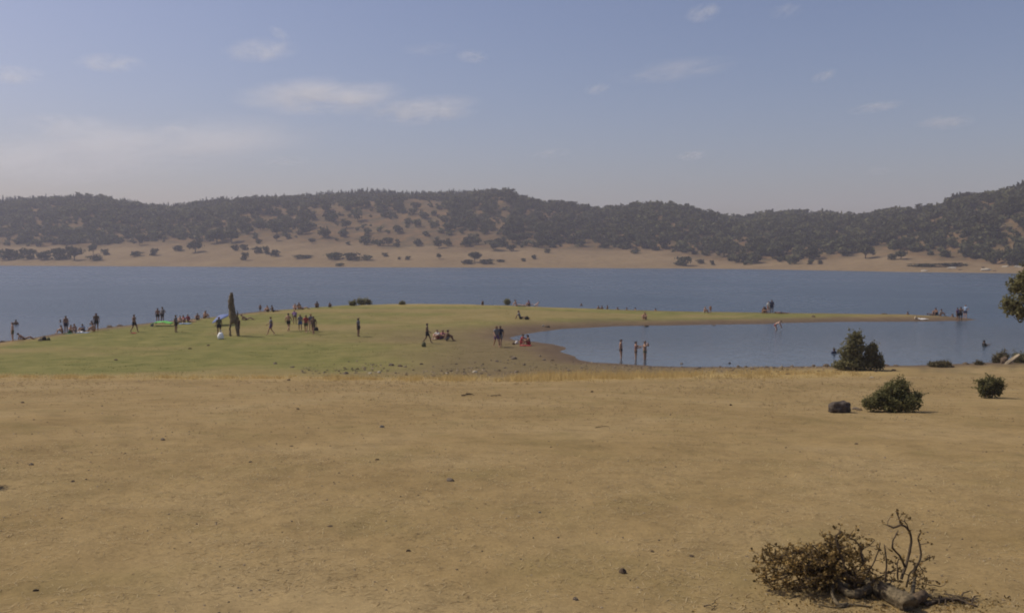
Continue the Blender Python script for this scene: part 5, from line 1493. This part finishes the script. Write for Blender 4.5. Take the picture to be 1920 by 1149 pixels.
# the low bright green sun shelter
ps = on_ground(306, 611); ks = ps.y / FPX
M_GREEN = simple_mat('green_fabric', (.13, .42, .08), .15, 4, .7)
sh = empty('beach_shelter', ps, 'low bright green beach shelter at the left shore', 'shelter')
nx, ny = 18, 8; V = []
for j in range(ny + 1):
    for i in range(nx + 1):
        a, b_ = i / nx * 2 - 1, j / ny * 2 - 1
        V.append((a * 19 * ks, b_ * .7, (9.2 - 3.6 * a * a - 1.6 * b_ * b_ + .5 * math.sin(a * 9)) * ks))
F = [[j * (nx + 1) + i, j * (nx + 1) + i + 1, (j + 1) * (nx + 1) + i + 1, (j + 1) * (nx + 1) + i] for j in range(ny) for i in range(nx)]
o = mesh_obj('canopy', V, F, M_GREEN, sh, smooth_sh=True)
sd_ = o.modifiers.new('cloth_thickness', 'SOLIDIFY'); sd_.thickness = .02
for (x, y) in ((-18.5, -.68), (18.5, -.68), (-18.5, .68), (18.5, .68)):
    v, f = tube([(x * ks, y, -.05), (x * ks * .98, y * .98, 4.4 * ks)], .015, 6); mesh_obj('pole', v, f, CL['grey'], sh)
v = [(-19 * ks, -.70, -.4 * ks), (-13 * ks, -.72, -.4 * ks), (-13 * ks, -.66, 6.5 * ks), (-18.6 * ks, -.68, 4.6 * ks), (-19 * ks, -.68, -.4 * ks), (-13 * ks, -.70, -.4 * ks), (-13 * ks, -.64, 6.5 * ks), (-18.6 * ks, -.66, 4.6 * ks)]
mesh_obj('side_flap', v, [[0, 1, 2, 3], [7, 6, 5, 4], [0, 4, 5, 1], [1, 5, 6, 2], [2, 6, 7, 3], [3, 7, 4, 0]], CL['grey'], sh)

# the blue parasol, tilted, its near edge low
pp = on_ground(414, 610); kp = pp.y / FPX
par = empty('beach_parasol', pp, 'blue beach parasol tilted over the grass left of the dead trunk', 'parasol')
M_BLUE = simple_mat('blue_fabric', (.13, .17, .33), .15, 3, .7)
C0 = np.array([0, 0, 15.0 * kp]); tilt = Matrix.Rotation(R(-24), 3, 'Y') @ Matrix.Rotation(R(8), 3, 'X')
V = [tuple(C0 + np.array(tilt @ Vector((0, 0, 4.6 * kp))))]; F = []
seg, rings = 24, 5
for r_ in range(1, rings + 1):
    for k in range(seg):
        a = 6.28318 * k / seg; rr = 19 * kp * r_ / rings * (1 - .03 * (1 - abs(math.cos(4 * a))) * r_ / rings)
        V.append(tuple(C0 + np.array(tilt @ Vector((math.cos(a) * rr, math.sin(a) * rr, (4.6 - 7.2 * (r_ / rings) ** 1.6) * kp)))))
for k in range(seg): F.append([0, 1 + k, 1 + (k + 1) % seg])
for r_ in range(rings - 1):
    for k in range(seg): F.append([1 + r_ * seg + k, 1 + (r_ + 1) * seg + k, 1 + (r_ + 1) * seg + (k + 1) % seg, 1 + r_ * seg + (k + 1) % seg])
o = mesh_obj('canopy', V, F, M_BLUE, par, smooth_sh=True); sd_ = o.modifiers.new('cloth_thickness', 'SOLIDIFY'); sd_.thickness = .012
v, f = tube([(0, 0, -.2), tuple(C0 + np.array(tilt @ Vector((0, 0, 4.4 * kp))))], .02, 8); mesh_obj('pole', v, f, CL['white'], par)
for k in range(8):
    a = 6.28318 * k / 8
    v, f = tube([tuple(C0 + np.array(tilt @ Vector((0, 0, 4.2 * kp)))), tuple(C0 + np.array(tilt @ Vector((math.cos(a) * 18.5 * kp, math.sin(a) * 18.5 * kp, -2.6 * kp))))], .006, 4); mesh_obj('rib', v, f, CL['grey'], par)

# the split dead trunk on the turf
pd = on_ground(438, 630); kd = pd.y / FPX
M_DEAD = simple_mat('dead_wood', (.11, .080, .050), .35, 3, .95, (.24, .185, .115), .03)
dt = empty('dead_tree', pd, 'tall split dead trunk standing on the turf like two legs joined at the top', 'tree')
gd = np.random.default_rng(55)
def dlimb(name, pts, rads, sides=10):
    P_ = np.array([((a - 438) * kd, dd, b_ * kd) for a, b_, dd in pts]); t = np.linspace(0, 1, len(P_)); tt_ = np.linspace(0, 1, 16)
    c = np.stack([np.interp(tt_, t, P_[:, i]) for i in range(3)], 1); c[1:-1] += gd.normal(size=(14, 3)) * .015
    v, f = tube(c, [r_ * kd for r_ in rads], sides); cc = np.repeat(c, sides, 0)
    v[:len(cc)] = cc + (v[:len(cc)] - cc) * (1 + .22 * gd.normal(size=(len(cc), 1)).clip(-1.6, 1.6))
    return mesh_obj(name, v, f, M_DEAD, dt, smooth_sh=True)
dlimb('trunk', [(438.5, 24, 0), (436.5, 36, 0), (434.5, 52, 0), (434, 66, 0), (435.5, 82, 0)], [4.8, 5.6, 5.4, 4.6, 2.2])
dlimb('trunk_half', [(432.5, -2, -.05), (431.5, 14, 0), (433.5, 30, 0), (435, 44, 0)], [1.9, 1.5, 2.2, 3.0])
dlimb('trunk_half', [(446.5, -2, .05), (445.0, 14, 0), (443, 28, 0), (439.5, 44, 0), (437, 70, 0)], [2.4, 2.6, 3.2, 3.4, 1.5])
dlimb('limb', [(444, 32, .1), (446, 40, .1), (445.5, 48, .1)], [1.6, 1.2, .6], 7)

# ------------------------------------------------------------------ clouds: lit, thin, far beyond the haze
def cloud_material(name, dens, soft):
    m = bpy.data.materials.new(name); m.use_nodes = True; nt = m.node_tree; nt.nodes.clear()
    out = nt.nodes.new('ShaderNodeOutputMaterial'); v = nt.nodes.new('ShaderNodeVolumePrincipled')
    v.inputs['Color'].default_value = (1, 1, 1, 1); v.inputs['Anisotropy'].default_value = .25
    tc = nt.nodes.new('ShaderNodeTexCoord')
    # density fades to nothing towards the rim of the unit ball, broken up by noise
    ln = nt.nodes.new('ShaderNodeVectorMath'); ln.operation = 'LENGTH'; nt.links.new(tc.outputs['Object'], ln.inputs[0])
    oi = nt.nodes.new('ShaderNodeObjectInfo')
    av = nt.nodes.new('ShaderNodeVectorMath'); av.operation = 'MULTIPLY_ADD'; av.inputs[1].default_value = (1.5, 1.0, .8)
    sc_ = nt.nodes.new('ShaderNodeVectorMath'); sc_.operation = 'SCALE'; sc_.inputs['Scale'].default_value = .02
    nt.links.new(oi.outputs['Location'], sc_.inputs[0])
    nt.links.new(tc.outputs['Object'], av.inputs[0]); nt.links.new(sc_.outputs[0], av.inputs[2])
    n = noise_node(nt, 1.5, 5, .62, av.outputs[0], .4)
    mr = nt.nodes.new('ShaderNodeMapRange'); mr.inputs['From Min'].default_value = .40; mr.inputs['From Max'].default_value = .40 + soft
    nt.links.new(n.outputs['Fac'], mr.inputs['Value'])
    rm = nt.nodes.new('ShaderNodeMapRange'); rm.interpolation_type = 'SMOOTHSTEP'; rm.inputs['From Min'].default_value = 1.0; rm.inputs['From Max'].default_value = .25
    nt.links.new(ln.outputs['Value'], rm.inputs['Value'])
    mu = nt.nodes.new('ShaderNodeMath'); mu.operation = 'MULTIPLY'; nt.links.new(mr.outputs[0], mu.inputs[0]); nt.links.new(rm.outputs[0], mu.inputs[1])
    m2 = nt.nodes.new('ShaderNodeMath'); m2.operation = 'MULTIPLY'; m2.inputs[1].default_value = dens; nt.links.new(mu.outputs[0], m2.inputs[0])
    nt.links.new(m2.outputs[0], v.inputs['Density']); nt.links.new(v.outputs[0], out.inputs['Volume'])
    return m
M_CLOUD = cloud_material('cloud_bright', .0050, .26)
M_THIN = cloud_material('cloud_thin', .0026, .30)
bm = bmesh.new(); bmesh.ops.create_icosphere(bm, subdivisions=3, radius=1.0); cme = bpy.data.meshes.new('cloud'); bm.to_mesh(cme); bm.free(); cme.materials.append(M_CLOUD)
CLOUDS = [(25, 141, 62, 20, 1, 'cloud cut by the left edge of the sky'), (208, 119, 76, 17, 1, 'flat white cloud right of the one at the left edge'),
          (487, 95, 82, 22, 1, 'white cloud below a tiny puff in the upper left sky'), (524, 63, 19, 8, 1, 'tiny puff above the upper left white cloud'),
          (610, 184, 185, 32, 1, 'long pinkish cloud in the middle left sky'), (795, 208, 130, 26, 1, 'pinkish cloud trailing right below the long one'),
          (886, 107, 38, 9, 1, 'small faint cloud near the top centre'),
          (806, 92, 66, 8, 0, 'thin streak left of the small top centre cloud'), (1318, 25, 38, 16, 1, 'bright little cloud at the top right of centre'),
          (1474, 20, 36, 12, 0, 'faint wisp right of the bright little cloud'), (1262, 133, 140, 14, 0, 'long faint streak in the right-hand sky'),
          (1120, 168, 30, 8, 1, 'tiny flat cloud below the long faint streak'), (1545, 143, 22, 11, 1, 'tiny round cloud right of the long faint streak'),
          (1640, 202, 58, 11, 1, 'flat thin cloud in the right-hand sky'), (1773, 230, 62, 15, 1, 'whitest cloud low in the right-hand sky'),
          (1298, 292, 32, 10, 1, 'small cloud low above the middle hill'), (1036, 288, 46, 10, 0, 'faint cloud low above the end of the left ridge'),
          (130, 238, 120, 26, 0, 'broad faint cloud low in the left sky'), (322, 243, 34, 9, 1, 'small puff on the low left cloud bank'),
          (528, 303, 64, 12, 0, 'faint cloud just above the left ridge'), (1645, 322, 30, 8, 0, 'faint small cloud above the right hill'),
          (230, 285, 460, 62, 0, 'wide hazy cloud bank lying over the left hills')]
for k, (px, py, w, h, bright, lab) in enumerate(CLOUDS):
    dist = 5200.0
    p = at_d(px, py, dist); kk = dist / FPX
    o = bpy.data.objects.new('cloud', cme); COL.objects.link(o)
    o.location = p; o.scale = (w * kk, max(w * .9, 60) * kk if w < 200 else w * .5 * kk, h * kk); o.rotation_euler = (0, R(-3 + 3 * math.sin(k * 2.3)), 0)
    o.material_slots[0].link = 'OBJECT'; o.material_slots[0].material = M_CLOUD if bright else M_THIN
    tag(o, lab, 'cloud')
